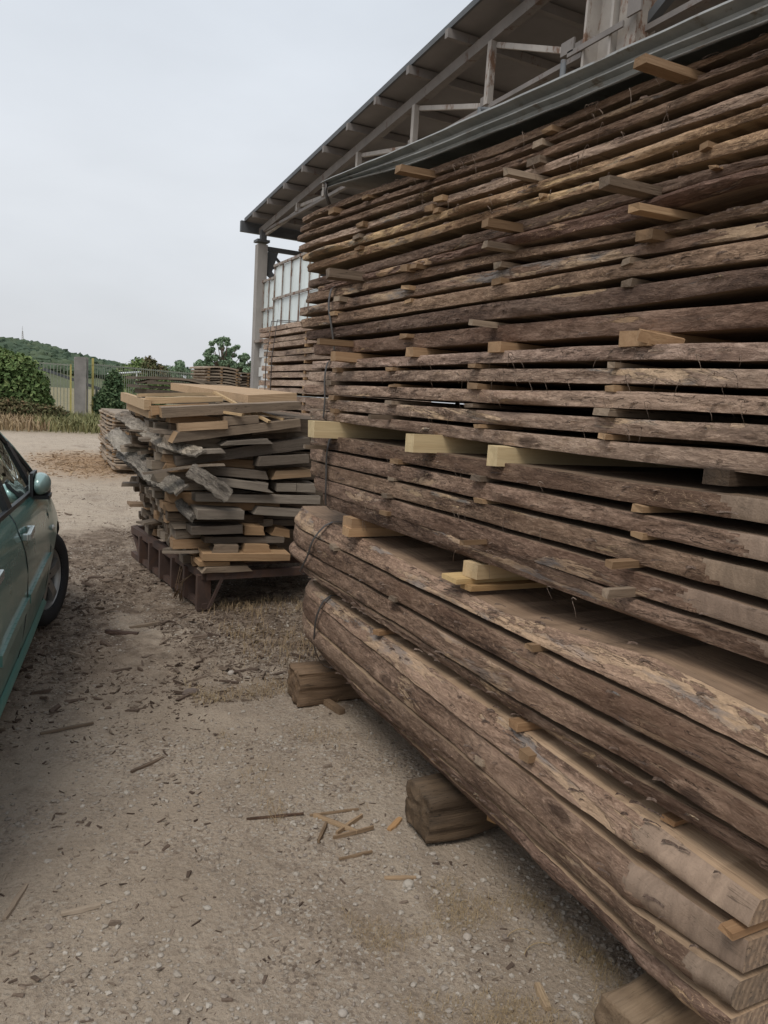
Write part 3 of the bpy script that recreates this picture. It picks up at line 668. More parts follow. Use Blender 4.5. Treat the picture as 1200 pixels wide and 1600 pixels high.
STICKER_DATA = {'A': [(1.698, 1.301, 1.408, 0.674, 0.718), (1.694, 1.359, 1.407, 0.562, 0.587), (2.62, 1.304, 1.42, 0.681, 0.734), (1.13, 1.322, 1.4, 0.693, 0.72),
       (0.855, 1.314, 1.396, 0.582, 0.609), (1.928, 1.367, 1.411, 0.442, 0.461)],
 'B': [(1.743, 1.386, 1.427, 0.891, 0.909), (3.281, 1.394, 1.427, 0.889, 0.905), (2.639, 1.392, 1.427, 0.802, 0.818)],
 'C': [(3.435, 1.307, 1.417, 1.356, 1.377), (2.718, 1.369, 1.445, 1.36, 1.375), (2.146, 1.385, 1.467, 1.354, 1.373), (1.441, 1.439, 1.495, 1.361, 1.377),
       (2.75, 1.408, 1.444, 1.283, 1.297), (2.136, 1.423, 1.468, 1.281, 1.294), (1.431, 1.439, 1.495, 1.291, 1.308), (2.779, 1.377, 1.443, 1.208, 1.226),
       (1.441, 1.401, 1.495, 1.214, 1.233), (2.785, 1.371, 1.442, 1.132, 1.15), (2.098, 1.379, 1.469, 1.143, 1.161), (1.441, 1.4, 1.495, 1.137, 1.158)],
 'D': [(3.328, 1.359, 1.417, 1.728, 1.745), (2.836, 1.413, 1.449, 1.733, 1.746), (2.269, 1.448, 1.485, 1.739, 1.752), (1.629, 1.494, 1.527, 1.737, 1.752),
       (3.374, 1.343, 1.414, 1.664, 1.688), (2.807, 1.404, 1.451, 1.665, 1.678), (2.252, 1.429, 1.487, 1.665, 1.687), (1.625, 1.485, 1.527, 1.673, 1.687),
       (3.352, 1.36, 1.416, 1.597, 1.618), (2.809, 1.38, 1.451, 1.593, 1.611), (2.266, 1.438, 1.486, 1.602, 1.615), (1.639, 1.445, 1.526, 1.602, 1.623),
       (3.332, 1.358, 1.417, 1.534, 1.558), (2.832, 1.36, 1.449, 1.528, 1.547), (2.212, 1.452, 1.489, 1.532, 1.545), (1.634, 1.484, 1.526, 1.536, 1.552)],
 'E': [(2.212, 1.477, 1.519, 2.075, 2.093), (2.205, 1.473, 1.519, 2.021, 2.042), (1.661, 1.533, 1.571, 2.022, 2.039), (1.651, 1.527, 1.572, 1.961, 1.98),
       (2.787, 1.424, 1.464, 2.127, 2.149), (2.768, 1.42, 1.466, 2.055, 2.072), (3.331, 1.349, 1.412, 2.052, 2.072), (3.367, 1.348, 1.409, 1.989, 2.009),
       (2.227, 1.426, 1.517, 1.878, 1.899), (2.754, 1.409, 1.467, 1.861, 1.881), (3.23, 1.272, 1.422, 1.839, 1.867), (2.743, 1.428, 1.468, 1.997, 2.011)],
 'F': [(2.671, 1.338, 1.475, 2.455, 2.482), (1.533, 1.416, 1.583, 2.462, 2.486), (2.067, 1.459, 1.532, 2.374, 2.397), (2.074, 1.414, 1.532, 2.326, 2.35),
       (2.027, 1.492, 1.536, 2.461, 2.478), (2.065, 1.491, 1.532, 2.43, 2.45), (2.029, 1.506, 1.536, 2.267, 2.283), (2.645, 1.439, 1.477, 2.333, 2.356),
       (2.582, 1.434, 1.483, 2.36, 2.375), (2.601, 1.454, 1.482, 2.321, 2.337), (3.168, 1.391, 1.428, 2.356, 2.375), (3.196, 1.385, 1.425, 2.309, 2.325),
       (3.178, 1.393, 1.427, 2.258, 2.274), (3.44, 1.348, 1.402, 2.459, 2.479), (3.137, 1.4, 1.431, 2.472, 2.485), (1.45, 1.556, 1.591, 2.277, 2.292),
       (1.421, 1.563, 1.594, 2.224, 2.236), (1.609, 1.409, 1.576, 2.192, 2.214), (1.547, 1.459, 1.582, 2.126, 2.148), (1.599, 1.495, 1.577, 2.077, 2.105),
       (2.154, 1.404, 1.524, 2.18, 2.206), (2.187, 1.434, 1.521, 2.127, 2.151), (2.724, 1.43, 1.47, 2.132, 2.149), (3.177, 1.28, 1.427, 2.123, 2.161)]}
BEARER_DATA = [('D', 3.335, 1.249, 1.417, 1.419, 1.493), ('D', 2.479, 1.313, 1.472, 1.425, 1.491), ('D', 2.061, 1.422, 1.499, 1.417, 1.48), ('D', 1.259, 1.476, 1.55, 1.455, 1.491),
 ('E', 1.569, 1.461, 1.58, 1.794, 1.83), ('E', 2.163, 1.44, 1.523, 1.794, 1.821), ('E', 2.682, 1.388, 1.474, 1.787, 1.819), ('E', 3.193, 1.288, 1.425, 1.772, 1.808)]
FRONT_TIMBERS = [('ltop', 5.9, 1.0, 0, 1.755, 2.162, 1.592, 1.527, 1.633, 1.565), ('pale2', 5.75, 0.12, 1, 0.956, 1.511, 1.532, 1.477, 1.571, 1.527),
 ('pale2b', 6.0, 0.14, 1, 0.931, 1.55, 1.554, 1.521, 1.603, 1.573), ('red4', 5.62, 0.12, 2, 0.966, 1.369, 1.477, 1.4, 1.518, 1.48),
 ('dark5', 5.5, 0.16, 3, 1.016, 2.044, 1.47, 1.389, 1.569, 1.506), ('brown6', 5.42, 0.22, 0, 1.126, 1.463, 1.371, 1.304, 1.405, 1.34),
 ('blk7', 5.45, 0.16, 3, 1.456, 1.705, 1.431, 1.357, 1.452, 1.386), ('long9', 5.42, 0.14, 3, 1.07, 2.037, 1.297, 1.221, 1.441, 1.374),
 ('end10', 5.36, 0.1, 4, 1.198, 1.444, 1.185, 1.149, 1.201, 1.164), ('bev11', 5.42, 0.16, 4, 1.426, 1.821, 1.251, 1.214, 1.284, 1.241),
 ('long12', 5.48, 0.15, 5, 1.122, 2.134, 1.131, 1.053, 1.3, 1.207), ('dk13', 5.42, 0.2, 5, 1.708, 2.107, 1.147, 1.07, 1.176, 1.103),
 ('dk14', 5.44, 0.2, 5, 1.278, 1.803, 1.074, 1.005, 1.036, 0.968), ('tan15', 5.45, 0.25, 0, 1.827, 2.146, 1.04, 0.967, 1.056, 0.991),
 ('grey16', 5.38, 0.22, 4, 1.303, 1.822, 1.002, 0.942, 0.952, 0.879), ('grey17', 5.45, 0.2, 4, 1.871, 2.026, 0.943, 0.875, 0.945, 0.875),
 ('grey17b', 5.45, 0.2, 4, 2.031, 2.184, 0.945, 0.875, 0.941, 0.871), ('long18', 5.42, 0.16, 4, 1.252, 2.215, 0.872, 0.807, 0.855, 0.784),
 ('blk19', 5.32, 0.3, 4, 1.246, 1.591, 0.766, 0.692, 0.754, 0.683), ('blk20', 5.4, 0.2, 4, 1.687, 2.064, 0.775, 0.712, 0.753, 0.683),
 ('dk21', 5.36, 0.22, 5, 1.217, 1.588, 0.635, 0.57, 0.648, 0.576), ('tan22', 5.4, 0.3, 2, 1.619, 1.783, 0.626, 0.553, 0.618, 0.549),
 ('dk23', 5.44, 0.2, 5, 1.331, 1.938, 0.547, 0.495, 0.533, 0.483), ('half24', 5.36, 0.2, 3, 1.36, 1.584, 0.5, 0.424, 0.494, 0.421),
 ('tan25', 5.36, 0.3, 2, 1.603, 1.816, 0.503, 0.43, 0.492, 0.423), ('or26', 5.34, 0.2, 2, 1.296, 1.949, 0.44, 0.383, 0.428, 0.368),
 ('or27', 5.36, 0.2, 2, 1.279, 1.53, 0.38, 0.337, 0.37, 0.326), ('log28', 5.33, 0.16, 3, 1.292, 1.678, 0.338, 0.291, 0.337, 0.288),
 ('tri29', 5.45, 0.2, 2, 1.85, 2.002, 0.613, 0.538, 0.58, 0.515), ('dk30', 5.55, 0.2, 3, 1.695, 2.077, 1.352, 1.294, 1.398, 1.338),
 ('dk31', 5.6, 0.2, 5, 1.841, 2.187, 1.247, 1.198, 1.279, 1.229), ('dk32', 5.55, 0.2, 5, 1.394, 1.842, 0.917, 0.865, 0.846, 0.796),
 ('dk33', 5.6, 0.3, 5, 1.678, 2.08, 0.64, 0.59, 0.635, 0.583), ('dk34', 5.7, 0.2, 3, 1.487, 1.761, 1.455, 1.412, 1.484, 1.445)]

# ================================================================ MAIN STACK OF SAWN LOGS
def bundle_prof(k, z):
    """how far the bark face sits back from the face line at height z"""
    if k == 'A': return 1.5 * max(0, z - .46) ** 2 + 2.6 * max(0, .40 - z) ** 2
    if k == 'B': return 2.6 * max(0, z - .84) ** 2 + 1.2 * max(0, .76 - z) ** 2
    if k == 'C': return 0.5 * max(0, z - 1.30) ** 2 + 1.1 * max(0, 1.22 - z) ** 2
    if k == 'D': return 0.5 * (z - 1.64) ** 2
    if k == 'E': return 0.8 * (z - 1.98) ** 2
    return 0.3 * (z - 2.35) ** 2

def slab_mesh(name, fx, y_far, y_near, zt, zb, prof, W, seed, mats, step=0.011, K=9, grey_from=None, endcurve=0.05, rough=1.0, wav=0.014, pt=(0, 0), undercut=0.0):
    """one live-edged board; local x runs from the far end towards the viewer, local y into the stack.
       fx(y): world x of the face line, zt/zb(y): heights. Returns mesh and its world matrix."""
    A = Vector((fx(y_far), y_far, 0)); B = Vector((fx(y_near), y_near, 0)); d = (B - A); L = d.length; d.normalize()
    zc = 0.5 * (zt(y_far) + zb(y_far)); A.z = zc
    inward = Vector((-d.y, d.x, 0))
    n = max(8, int(L / step)); V = []; F = []; MI = []; SM = []
    fr = [0.0, 0.04] + [0.04 + 0.92 * (i + 1) / (K - 3) for i in range(K - 4)] + [0.96 + 0.0, 1.0]
    fr = sorted(fr); K = len(fr)
    off1 = seed * 7.31
    for i in range(n + 1):
        s = L * i / n; y = y_far + (y_near - y_far) * i / n
        ex = s
        zt_, zb_ = zt(y), zb(y)
        zt_ += 0.0022 * nz(s * 4, off1, 1) - .0018; zb_ += 0.0022 * nz(s * 4, off1, 9) + .0018
        th = zt_ - zb_
        low = wav * nz(s * 1.1, off1) + wav * 0.6 * nz(s * 3.3, off1, 4.0)
        kn = max(0.0, nz(s * 2.1, off1, 20.0) - 0.33) * 0.10
        endr = endcurve * math.exp(-s / (0.10 + endcurve))
        g = 0.0
        if grey_from is not None and y < grey_from: g = min(1.0, (grey_from - y) / 0.03)
        for j, f in enumerate(fr):
            z = zb_ + th * f
            pz = prof(z); pz = pz * (1 - g) + g * (prof(zb_) * (1 - f) + prof(zt_) * f)
            yy = pz + low * -1 - kn * (1 - (2 * f - 1) ** 2) + endr
            rnd = 0.0025 * rough * (abs(2 * f - 1) ** 6); yy += rnd - undercut * (1 - f)
            nn = (0.0055 * nz(s * 9, f * 2.2, off1) + 0.0034 * nz(s * 26, f * 5, off1 + 5) + 0.0022 * nz(s * 75, f * 9, off1 + 9)) * rough
            if abs(2 * f - 1) > 0.98: nn *= 0.7
            yy += nn * (1 - 0.9 * g) + 0.012 * g
            xx = s
            if i == 0: xx += 0.008 * nz(f * 4, off1, 2)
            V.append((xx, yy, z - zc))
        # back edge
        bw = W + 0.03 * nz(s * 1.5, off1, 33)
        V.append((s, bw, zt_ - zc)); V.append((s, bw, zb_ - zc))
    R = K + 2
    for i in range(n):
        a = i * R; b = a + R; yv = y_far + (y_near - y_far) * (i + .5) / n
        for j in range(K - 1):
            gm = 0
            if grey_from is not None:
                if yv < grey_from + 0.05 * nz(fr[j] * 3, off1, 50) + (0.05 * (fr[j] - 0.5)): gm = 2
            F.append((a + j, b + j, b + j + 1, a + j + 1)); MI.append(gm); SM.append(True)
        F.append((a + K - 1, b + K - 1, b + K, a + K)); MI.append(1); SM.append(False)   # top
        F.append((a + K, b + K, b + K + 1, a + K + 1)); MI.append(0); SM.append(False)   # back
        F.append((a + K + 1, b + K + 1, b, a)); MI.append(1); SM.append(False)           # bottom
    F.append(tuple(range(R - 1, -1, -1)) ); MI.append(3); SM.append(False)
    F.append(tuple(n * R + k for k in range(R))); MI.append(3); SM.append(False)
    me = bpy.data.meshes.new(name); me.from_pydata(V, [], F)
    for m_ in mats: me.materials.append(m_)
    me.polygons.foreach_set('material_index', MI); me.polygons.foreach_set('use_smooth', SM); me.update()
    bm = bmesh.new(); bm.from_mesh(me); bmesh.ops.recalc_face_normals(bm, faces=bm.faces); bm.to_mesh(me); bm.free(); crisp(me)
    mw = Matrix((( d.x, inward.x, 0, A.x), (d.y, inward.y, 0, A.y), (0, 0, 1, A.z), (0, 0, 0, 1)))
    return me, mw

LABELS = dict(
 A='lowest strapped log of the big stack, thick bark-edged slabs resting on old beams',
 B='strapped log of tight thick slabs second from the ground, flat pale top showing',
 C='strapped bundle of five brown boards just under the yellow bearers',
 D='strapped bundle of five shaggy greyish boards resting on the yellow bearers',
 E='strapped bundle of five bark-edged boards between the shaggy bundle and the topmost bundle',
 F='topmost bundle of eight thin bark-edged boards under the bent metal sheet')
YN = dict(A=0.93, B=0.72, C=0.86, D=0.70, E=0.72, F=0.72)
rng = random.Random(11)
WIDTH = 0.88
FX = {}
bundles = {}
for k in 'ABCDEF':
    D_ = BUNDLE_DATA[k]
    FX[k] = (lambda y, a=D_['x4'], b=D_['x08']: b + (a - b) * (y - 0.8) / 3.2)
# second row of bundles added behind the first
def dup_shift(k): return 0.86
for k in 'ABCDEF':
    D_ = BUNDLE_DATA[k]; fx = FX[k]
    bz = min(min(b[3]) for b in D_['boards'])
    t = empty('plank_bundle', (fx(2.3) + .4, 2.3, bz)); tag(t, LABELS[k], 'timber bundle', 'bundles of sawn logs in the big stack'); bundles[k] = t
    inv = Matrix.Translation(-Vector(t.location))
    nb_ = len(D_['boards'])
    boards = list(D_['boards'])
    if k == 'A': boards[3] = (3.50,) + tuple(boards[3][1:])
    if k == 'A': boards.append((3.30, [3.2, 1.8, 1.2, .9], [0.268, 0.262, 0.214, 0.25], [0.192, 0.190, 0.186, 0.186]))
    for bi, (ye, ys_, zts, zbs) in enumerate(boards):
        ys2 = ys_[::-1]; a_ = zts[::-1]; b_ = zbs[::-1]
        if k == 'A' and bi == 0: a_ = [z - .035 for z in a_]
        if k == 'B' and bi == 0: a_ = [z - .030 for z in a_]
        zt = lambda y, ys2=ys2, a_=a_: float(np.interp(y, ys2, a_))
        zb = lambda y, ys2=ys2, b_=b_: float(np.interp(y, ys2, b_))
        jx = rng.uniform(-.008, .008)
        if k in 'F': jx = rng.uniform(-.012, .012)
        if k in 'E': jx = rng.uniform(-.012, .012)
        fxx = lambda y, fx=fx, jx=jx: fx(y) + jx
        gf = None
        if k == 'A' and bi in (0, 1): gf = 1.24 - .0 * bi
        if k == 'A' and bi in (2,): gf = 1.02
        if k == 'C': gf = [1.19, 1.15, 1.22, 1.27, 1.05][bi]
        pm = BARK
        if k == 'D': pm = BARK_PALE
        if k == 'F': pm = [BARK, BARK, BARK, BARK_PALE, BARK_PEELED, BARK_PEELED, BARK_DARK, BARK_DARK][bi]
        if k == 'E' and bi >= 3: pm = BARK_DARK
        if k == 'A' and bi >= 3: pm = BARK_DARK
        if k == 'B' and bi == 3: pm = BARK_DARK
        if k == 'C': pm = BARK
        if (k, bi) in (('A', 0), ('B', 0), ('E', 1)): pm = BARK_PEELED
        sw = SAWN_GAP_SHADE if k != 'A' else SAWN
        rough = 1.5 if (k == 'F' and bi == 7) else (1.15 if k in 'AB' else 0.9)
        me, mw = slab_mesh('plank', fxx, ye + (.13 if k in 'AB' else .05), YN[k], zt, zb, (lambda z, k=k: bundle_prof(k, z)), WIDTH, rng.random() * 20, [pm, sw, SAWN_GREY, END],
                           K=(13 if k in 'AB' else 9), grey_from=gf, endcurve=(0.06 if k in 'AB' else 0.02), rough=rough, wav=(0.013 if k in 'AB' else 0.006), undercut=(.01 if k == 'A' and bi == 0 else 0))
        tone = rng.uniform(0.78, 1.18)
        if k == 'F' and bi in (4, 5): tone = 1.3
        if k == 'D': tone = 1.08
        o = link('plank', me, t, (tone * 1.14, tone * rng.uniform(1.04, 1.08), tone * (.86 if (k == 'F' and bi in (4, 5)) else rng.uniform(.97, 1.04))))
        o.matrix_local = inv @ mw
    # stickers between the boards
    for (y, xe, xf, z0, z1) in STICKER_DATA[k]:
        h = max(0.012, z1 - z0); w = rng.uniform(.022, .032); big = (xf - xe) > .12
        if big: w = 0.04
        elif xf - xe < .085:
            w = min(.065, max(.02, .8 * (xf - xe) * y / xf)); xe = xf - .004 - .22 * (xf - xe)
        if k == 'A' and (z0 > .6 or y < 1): continue
        L = xf + WIDTH - .05 - xe
        q = MB(); q.box((L / 2, 0, 0), (L, w, h), None, 0, 0.0035, rng)
        o = q.build('sticker', [FRESH if rng.random() < .62 else TIMBER], t, (.78, .72, .66) if rng.random() < .45 else (.5, .45, .41))
        o.rotation_euler = (rng.uniform(-.04, .04), -0.02 if big else 0, rng.uniform(-.05, .05)); o.location = Vector((xe, y, (z0 + z1) / 2)) - Vector(t.location)
    # strap round the far end
    ytop, ybot = dict(A=(3.40, 3.52), B=(3.46, 3.72), C=(3.36, 3.40), D=(3.42, 3.44), E=(3.42, 3.36), F=(3.42, 3.40))[k]
    zt_ = max(b[2][0] for b in boards) - (.03 if k in 'AB' else 0) + .006; zb_ = min(b[3][0] for b in boards) - .004
    pts = [(fx(ytop) + bundle_prof(k, zt_) + .5, ytop, zt_)]; ns = 16
    for i in range(ns + 1):
        f = i / ns; z = zt_ + (zb_ - zt_) * f; y = ytop + (ybot - ytop) * f ** 1.3 + .012 * math.sin(f * 7)
        bul = -.017 if 0.03 < f < .97 else 0.004
        pts.append((fx(y) + bundle_prof(k, z) + bul, y, z))
    pts.append((fx(ybot) + .5, ybot, zb_))
    q = MB(); w = .0085
    vs = []
    for i, p in enumerate(pts):
        for dy, dx in ((-w, 0), (w, 0), (w, .0025), (-w, .0025)): vs.append((p[0] + dx, p[1] + dy, p[2] - (dx if i in (0, len(pts) - 1) else 0)))
    fs = []
    for i in range(len(pts) - 1):
        for j in range(4): fs.append((i * 4 + j, i * 4 + (j + 1) % 4, i * 4 + 4 + (j + 1) % 4, i * 4 + 4 + j))
    if k != 'F':
        q.add(vs, fs); o = q.build('strap', STRAP, t); o.location = -Vector(t.location)

# torn bark fibres hanging from board edges (parts of their bundles)
def fibres(k, n, yr, zl, seed):
    r = random.Random(seed); q = MB(); t = bundles[k]
    for i in range(n):
        y = r.uniform(*yr); b = r.choice(BUNDLE_DATA[k]['boards'][:zl]); z = float(np.interp(y, b[1][::-1], b[3][::-1])) + r.uniform(0, .03)
        x = FX[k](y) - .012; L = r.uniform(.015, .055); pts = []
        a = r.uniform(-1, 1)
        for s in range(6):
            f = s / 5; pts.append((x - .012 * math.sin(f * 3), y + a * L * .5 * f + .008 * math.sin(f * 5 + a * 3), z - L * f * f + .012 * f * (1 - f) * 4))
        q.tube(pts, r.uniform(.0008, .0017), 4, taper=.4)
    o = q.build('bark_fibre', BARK_PALE, t); o['kind'] = 'stuff'; o.location = -Vector(t.location)
fibres('D', 70, (1.1, 2.9), 4, 1); fibres('F', 40, (1.5, 2.8), 6, 2); fibres('C', 24, (1.2, 3.0), 5, 3)
# loose bark flakes curling off the faces
def flakes(k, n, yr, seed, mats):
    r = random.Random(seed); t = bundles[k]; q = MB()
    for i in range(n):
        b = r.choice(BUNDLE_DATA[k]['boards']); y = r.uniform(*yr); z0 = float(np.interp(y, b[1][::-1], b[3][::-1])); z1 = float(np.interp(y, b[1][::-1], b[2][::-1]))
        z = r.uniform(z0 + .008, z1 - .006); L = r.uniform(.012, .05); h = r.uniform(.002, .006); x = FX[k](y) + bundle_prof(k, z)
        vs = []
        for s in range(4):
            f = s / 3; lift = .006 + .016 * f * f * r.uniform(.3, 1.0); hh = h * (1 - .6 * abs(2 * f - 1))
            yy = y + L * (f - .5); vs += [(x - lift, yy, z - hh + .004 * math.sin(f * 4)), (x - lift * .7, yy, z + hh)]
        fs = [(2 * s, 2 * s + 2, 2 * s + 3, 2 * s + 1) for s in range(3)]
        q.add(vs, fs)
    o = q.build('bark_flake', mats, t); o['kind'] = 'stuff'; o.location = -Vector(t.location)
for k, n, yr in (('A', 110, (1.0, 3.5)), ('B', 80, (.9, 3.6)), ('C', 60, (.95, 3.4)), ('D', 110, (.9, 3.5)), ('E', 80, (.9, 3.5)), ('F', 110, (.9, 3.5))):
    flakes(k, n, yr, ord(k), [BARK_DARK if k not in 'D' else BARK])

# rear row added behind the stack, boards thickened to keep light out of the gaps
for k in 'ABCDEF':
    D_ = BUNDLE_DATA[k]; t = empty('plank_bundle', (2.7, 2.3, min(D_['boards'][-1][3])))
    tag(t, dict(A='lowest', B='second from the ground', C='third from the ground', D='fourth from the ground', E='fifth from the ground', F='topmost')[k] + ' bundle of the added light-blocking rear row, behind the big stack', 'timber bundle', 'added rear row of timber bundles')
    for b in D_['boards']:
        z1 = b[2][1] + .012; z0 = b[3][1] - .006
        q = MB(); q.box((0, 0, 0), (.72, 2.6, z1 - z0), None, 0, .008, rng); o = q.build('plank', [SAWN], t, (.8, .75, .7)); o.location = (0, 0, (z0 + z1) / 2 - t.location.z)

# bearers --------------------------------------------------------------------
bl = {('D', 0): 'yellow square bearer at the left end under the shaggy bundle', ('D', 1): 'yellow square bearer second from the left under the shaggy bundle',
      ('D', 2): 'yellow square bearer third from the left, knot-free end facing out, under the shaggy bundle', ('D', 3): 'dark split bearer deep in the gap right of the yellow bearers',
      ('E', 4): 'orange-brown bearer end with a split flap between two upper bundles', ('E', 5): 'small tan bearer under the upper bundle left of the split one',
      ('E', 6): 'small tan bearer third from the left end under the upper bundle', ('E', 7): 'tan bearer at the left end under the upper bundle'}
for i, (k, y, xe, xf, z0, z1) in enumerate(BEARER_DATA):
    w = [.075, .065, .06, .07, .11, .07, .06, .06][i]; xe = xe + .3 * (xf - xe) if i < 3 else xf - [0, 0, 0, .01, .05, .035, .03, .09][i]; L = xf + WIDTH + .05 - xe
    if k == 'E': z1 += .004
    q = MB(); q.box((L / 2, 0, 0), (L, w, z1 - z0 + .002), None, 0, .002, rng)
    if i == 4: q.box((.03, -w * .5 - .01, -.003), (.12, .018, .03), Euler((.3, .15, -.5)).to_matrix())
    o = q.build('bearer', [YELLOW if i < 3 else (FRESH if i > 3 else OLDBEAM)], None, (1, 1, 1) if i < 3 else ((.45, .42, .4) if i == 3 else (.78, .70, .64)))
    o.location = (xe, y, (z0 + z1) / 2); o.rotation_euler = (0, 0, [.02, -.02, -.04, .1, .0, .03, 0, -.02][i])
    tag(o, bl[(k, i)], 'bearer', 'bearers between the bundles')
# supports between the two thick logs and the bundle above
def prism(name, c, d, rz, m_, label, cat, col=(1, 1, 1), jit=.002, group=None, rx=0, ry=0):
    q = MB(); q.box((0, 0, 0), d, None, 0, jit, rng); o = q.build(name, [m_], None, col); o.location = c; o.rotation_euler = (rx, ry, rz); tag(o, label, cat, group); return o
prism('support_beam', (1.78, 3.14, 1.046), (.72, .09, .042), 0.03, FRESH, 'upper tan support beam at the left end between the brown bundle and the thick log', 'support beam', (.8, .72, .66))
prism('support_beam', (1.76, 3.12, 1.004), (.70, .075, .042), 0.0, FRESH, 'lower tan support beam at the far end lying on the thick log', 'support beam', (.95, .85, .75))
prism('support_block', (1.80, 2.19, 1.036), (.66, .085, .052), 0.05, YELLOW, 'pale yellow support block standing on two small boards on the thick log', 'support block', (1.0, .95, .95))
prism('small_board', (1.77, 2.22, 1.000), (.72, .10, .018), 0.02, YELLOW, 'upper of the two small yellow boards under the pale support block', 'board', (1, .9, .75))
prism('small_board', (1.78, 2.15, .980), (.66, .07, .020), -0.03, FRESH, 'lower of the two small boards lying on the thick log top', 'board', (.9, .8, .6))
# loose wedges on the lowest log
for c, d, rz, lab in (((1.56, 2.80, .622), (.26, .045, .018), .1, 'dark thin wedge lying on the lowest log near its far end'),
                      ((1.56, 1.79, .628), (.27, .05, .028), -.05, 'brown split wedge sticking out over the middle of the lowest log'),
                      ((1.60, 1.22, .622), (.27, .04, .020), .06, 'orange-tan wedge sticking out over the lowest log near its chain-sawn end'),
                      ((1.50, .96, .525), (.24, .035, .016), .0, 'tan wedge between the chain-sawn ends of the two lowest slabs')):
    prism('wedge', c, d, rz, FRESH, lab, 'wedge', (.62, .52, .44), .003)

# old beams on the ground under the stack
def old_beam(c, d, rz, label, seed, mt=None, col=(1, 1, 1)):
    r = random.Random(seed); bm = bmesh.new(); bmesh.ops.create_cube(bm, size=1.0)
    bmesh.ops.subdivide_edges(bm, edges=bm.edges[:], cuts=15, use_grid_fill=True)
    for v in bm.verts:
        p = v.co.copy(); v.co = Vector((p.x * d[0], p.y * d[1], p.z * d[2]))
        q = Vector(p) * 2; rr_ = max(abs(p.y), abs(p.z)); e_ = min(abs(p.y), abs(p.z)) * 2
        if rr_ > .49: v.co.y *= 1 - .04 * e_ ** 8; v.co.z *= 1 - .04 * e_ ** 8
        k_ = Vector((v.co.x * 4, v.co.y * 26, v.co.z * 26 + seed))
        v.co += Vector((0, 1, 1)) * (.017 * noise.noise(k_)) + Vector((.012 * noise.noise(Vector((seed, v.co.y * 30, v.co.z * 30))), 0, 0))
    me = bpy.data.meshes.new('old_beam'); bm.to_mesh(me); bm.free(); me.materials.append(mt or OLDBEAM)
    for p in me.polygons: p.use_smooth = True
    o = link('old_beam', me, None, col); o.location = c; o.rotation_euler = (0, 0, rz); tag(o, label, 'beam', 'old beams under the big stack'); return o
old_beam((1.86, 3.60, .088), (.96, .19, .180), -.02, 'old cracked oak beam on the ground under the far end of the big stack', 1, col=(1.05, .95, .85))
old_beam((1.85, 2.26, .086), (.92, .19, .172), -.03, 'split dark beam on the ground under the middle of the big stack', 2, col=(.72, .68, .62))
old_beam((1.76, 1.20, .085), (.86, .16, .19), .10, 'pale weathered beam on the ground under the near end of the big stack', 3, TIMBER, (.62, .53, .43))
prism('wood_wedge', (1.545, 3.44, .012), (.035, .16, .03), .15, TIMBER, 'small wedge lying on the ground against the old oak beam', 'wedge', (.6, .5, .4))
prism('wood_wedge', (1.66, 2.15, .10), (.05, .04, .07), .3, FRESH, 'small orange chock between the split dark beam and the lowest log', 'wedge', (.9, .75, .55))

# bent metal sheet on top ------------------------------------------------------
METAL, _nt, _b = mat('galvanised_sheet'); _n = N(_nt)
_f = _n.noise(_n.coords((2, 7, 7)), 1.0, 7, 0.65, .5)
_c = _n.mix(_n.rng(_f, .35, .65), (0.21, 0.21, 0.20), (0.31, 0.31, 0.295))
_c = _n.mix(_n.rng(_n.noise(_n.coords((5, 12, 30)), 1.0, 8, .7), .58, .66), _c, (0.155, 0.125, 0.095))
_nt.links.new(_c, _b.inputs['Base Color']); _b.inputs['Roughness'].default_value = .55; _b.inputs['Metallic'].default_value = .25
prof = [(.78, 2.655), (.5, 2.65), (.25, 2.645), (.05, 2.638), (-.012, 2.632), (-.026, 2.629), (-.028, 2.624), (-.010, 2.619), (.004, 2.612), (.006, 2.598), (.004, 2.590), (-.014, 2.584), (-.018, 2.579), (.002, 2.574), (.006, 2.562), (.006, 2.552), (-.012, 2.545), (-.016, 2.541)]
V = []; ns = 150; fF = FX['F']
for i in range(ns + 1):
    y = 3.50 - (3.50 - .62) * i / ns
    droop = .006 * nz(y * 1.7, 3.3) ; squash = 1 - .62 * math.exp(-((y - 3.5) / .55) ** 2) 
    for j, (dx, z) in enumerate(prof):
        zz = 2.638 + (z - 2.645) * .86 * squash * (1 + .05 * nz(y * 2.2, 8)) - .030 + .0025 * nz(y * 6, j * .2)
        V.append((fF(y) - .012 + dx * 1.15 + droop * (1 if j > 3 else .3) + 0.002 * nz(y * 9, j * .3, 5), y, zz))
m_ = len(prof); F4 = [(i * m_ + j, (i + 1) * m_ + j, (i + 1) * m_ + j + 1, i * m_ + j + 1) for i in range(ns) for j in range(m_ - 1)]
sm = np_mesh('metal_sheet', np.array(V), np.array(F4), [METAL], smooth=False)
so = link('metal_sheet', sm); md = so.modifiers.new('thickness', 'SOLIDIFY'); md.thickness = .0025
tag(so, 'bent grey-green metal sheet covering the top edge of the big stack', 'metal sheet')
q = MB(); q.tube([(fF(3.44) - .035, 3.46, 2.60), (fF(3.44) - .04, 3.46, 2.55), (fF(3.44) - .02, 3.45, 2.50)], .008, 6)
tag(q.build('tie_wire', STRAP), 'dark bent tie hanging from the far corner of the metal sheet', 'tie')
for i, (y, z1, lab) in enumerate(((2.98, 3.19, 'dark steel stake behind the stack, rightmost of three, next to the grey column'),
                                  (3.66, 3.19, 'dark steel stake with a short cross arm behind the stack, middle of three'),
                                  (4.9, 3.22, 'dark steel stake behind the stack, leftmost of three'))):
    q = MB(); q.tube([(2.3, y, 0), (2.3, y, z1)], .013, 6)
    if i == 1: q.tube([(2.3, y, z1 - .01), (2.42, y - .12, z1 - .03)], .012, 6)
    tag(q.build('steel_stake', STEELDARK), lab, 'stake', 'steel stakes behind the stack')

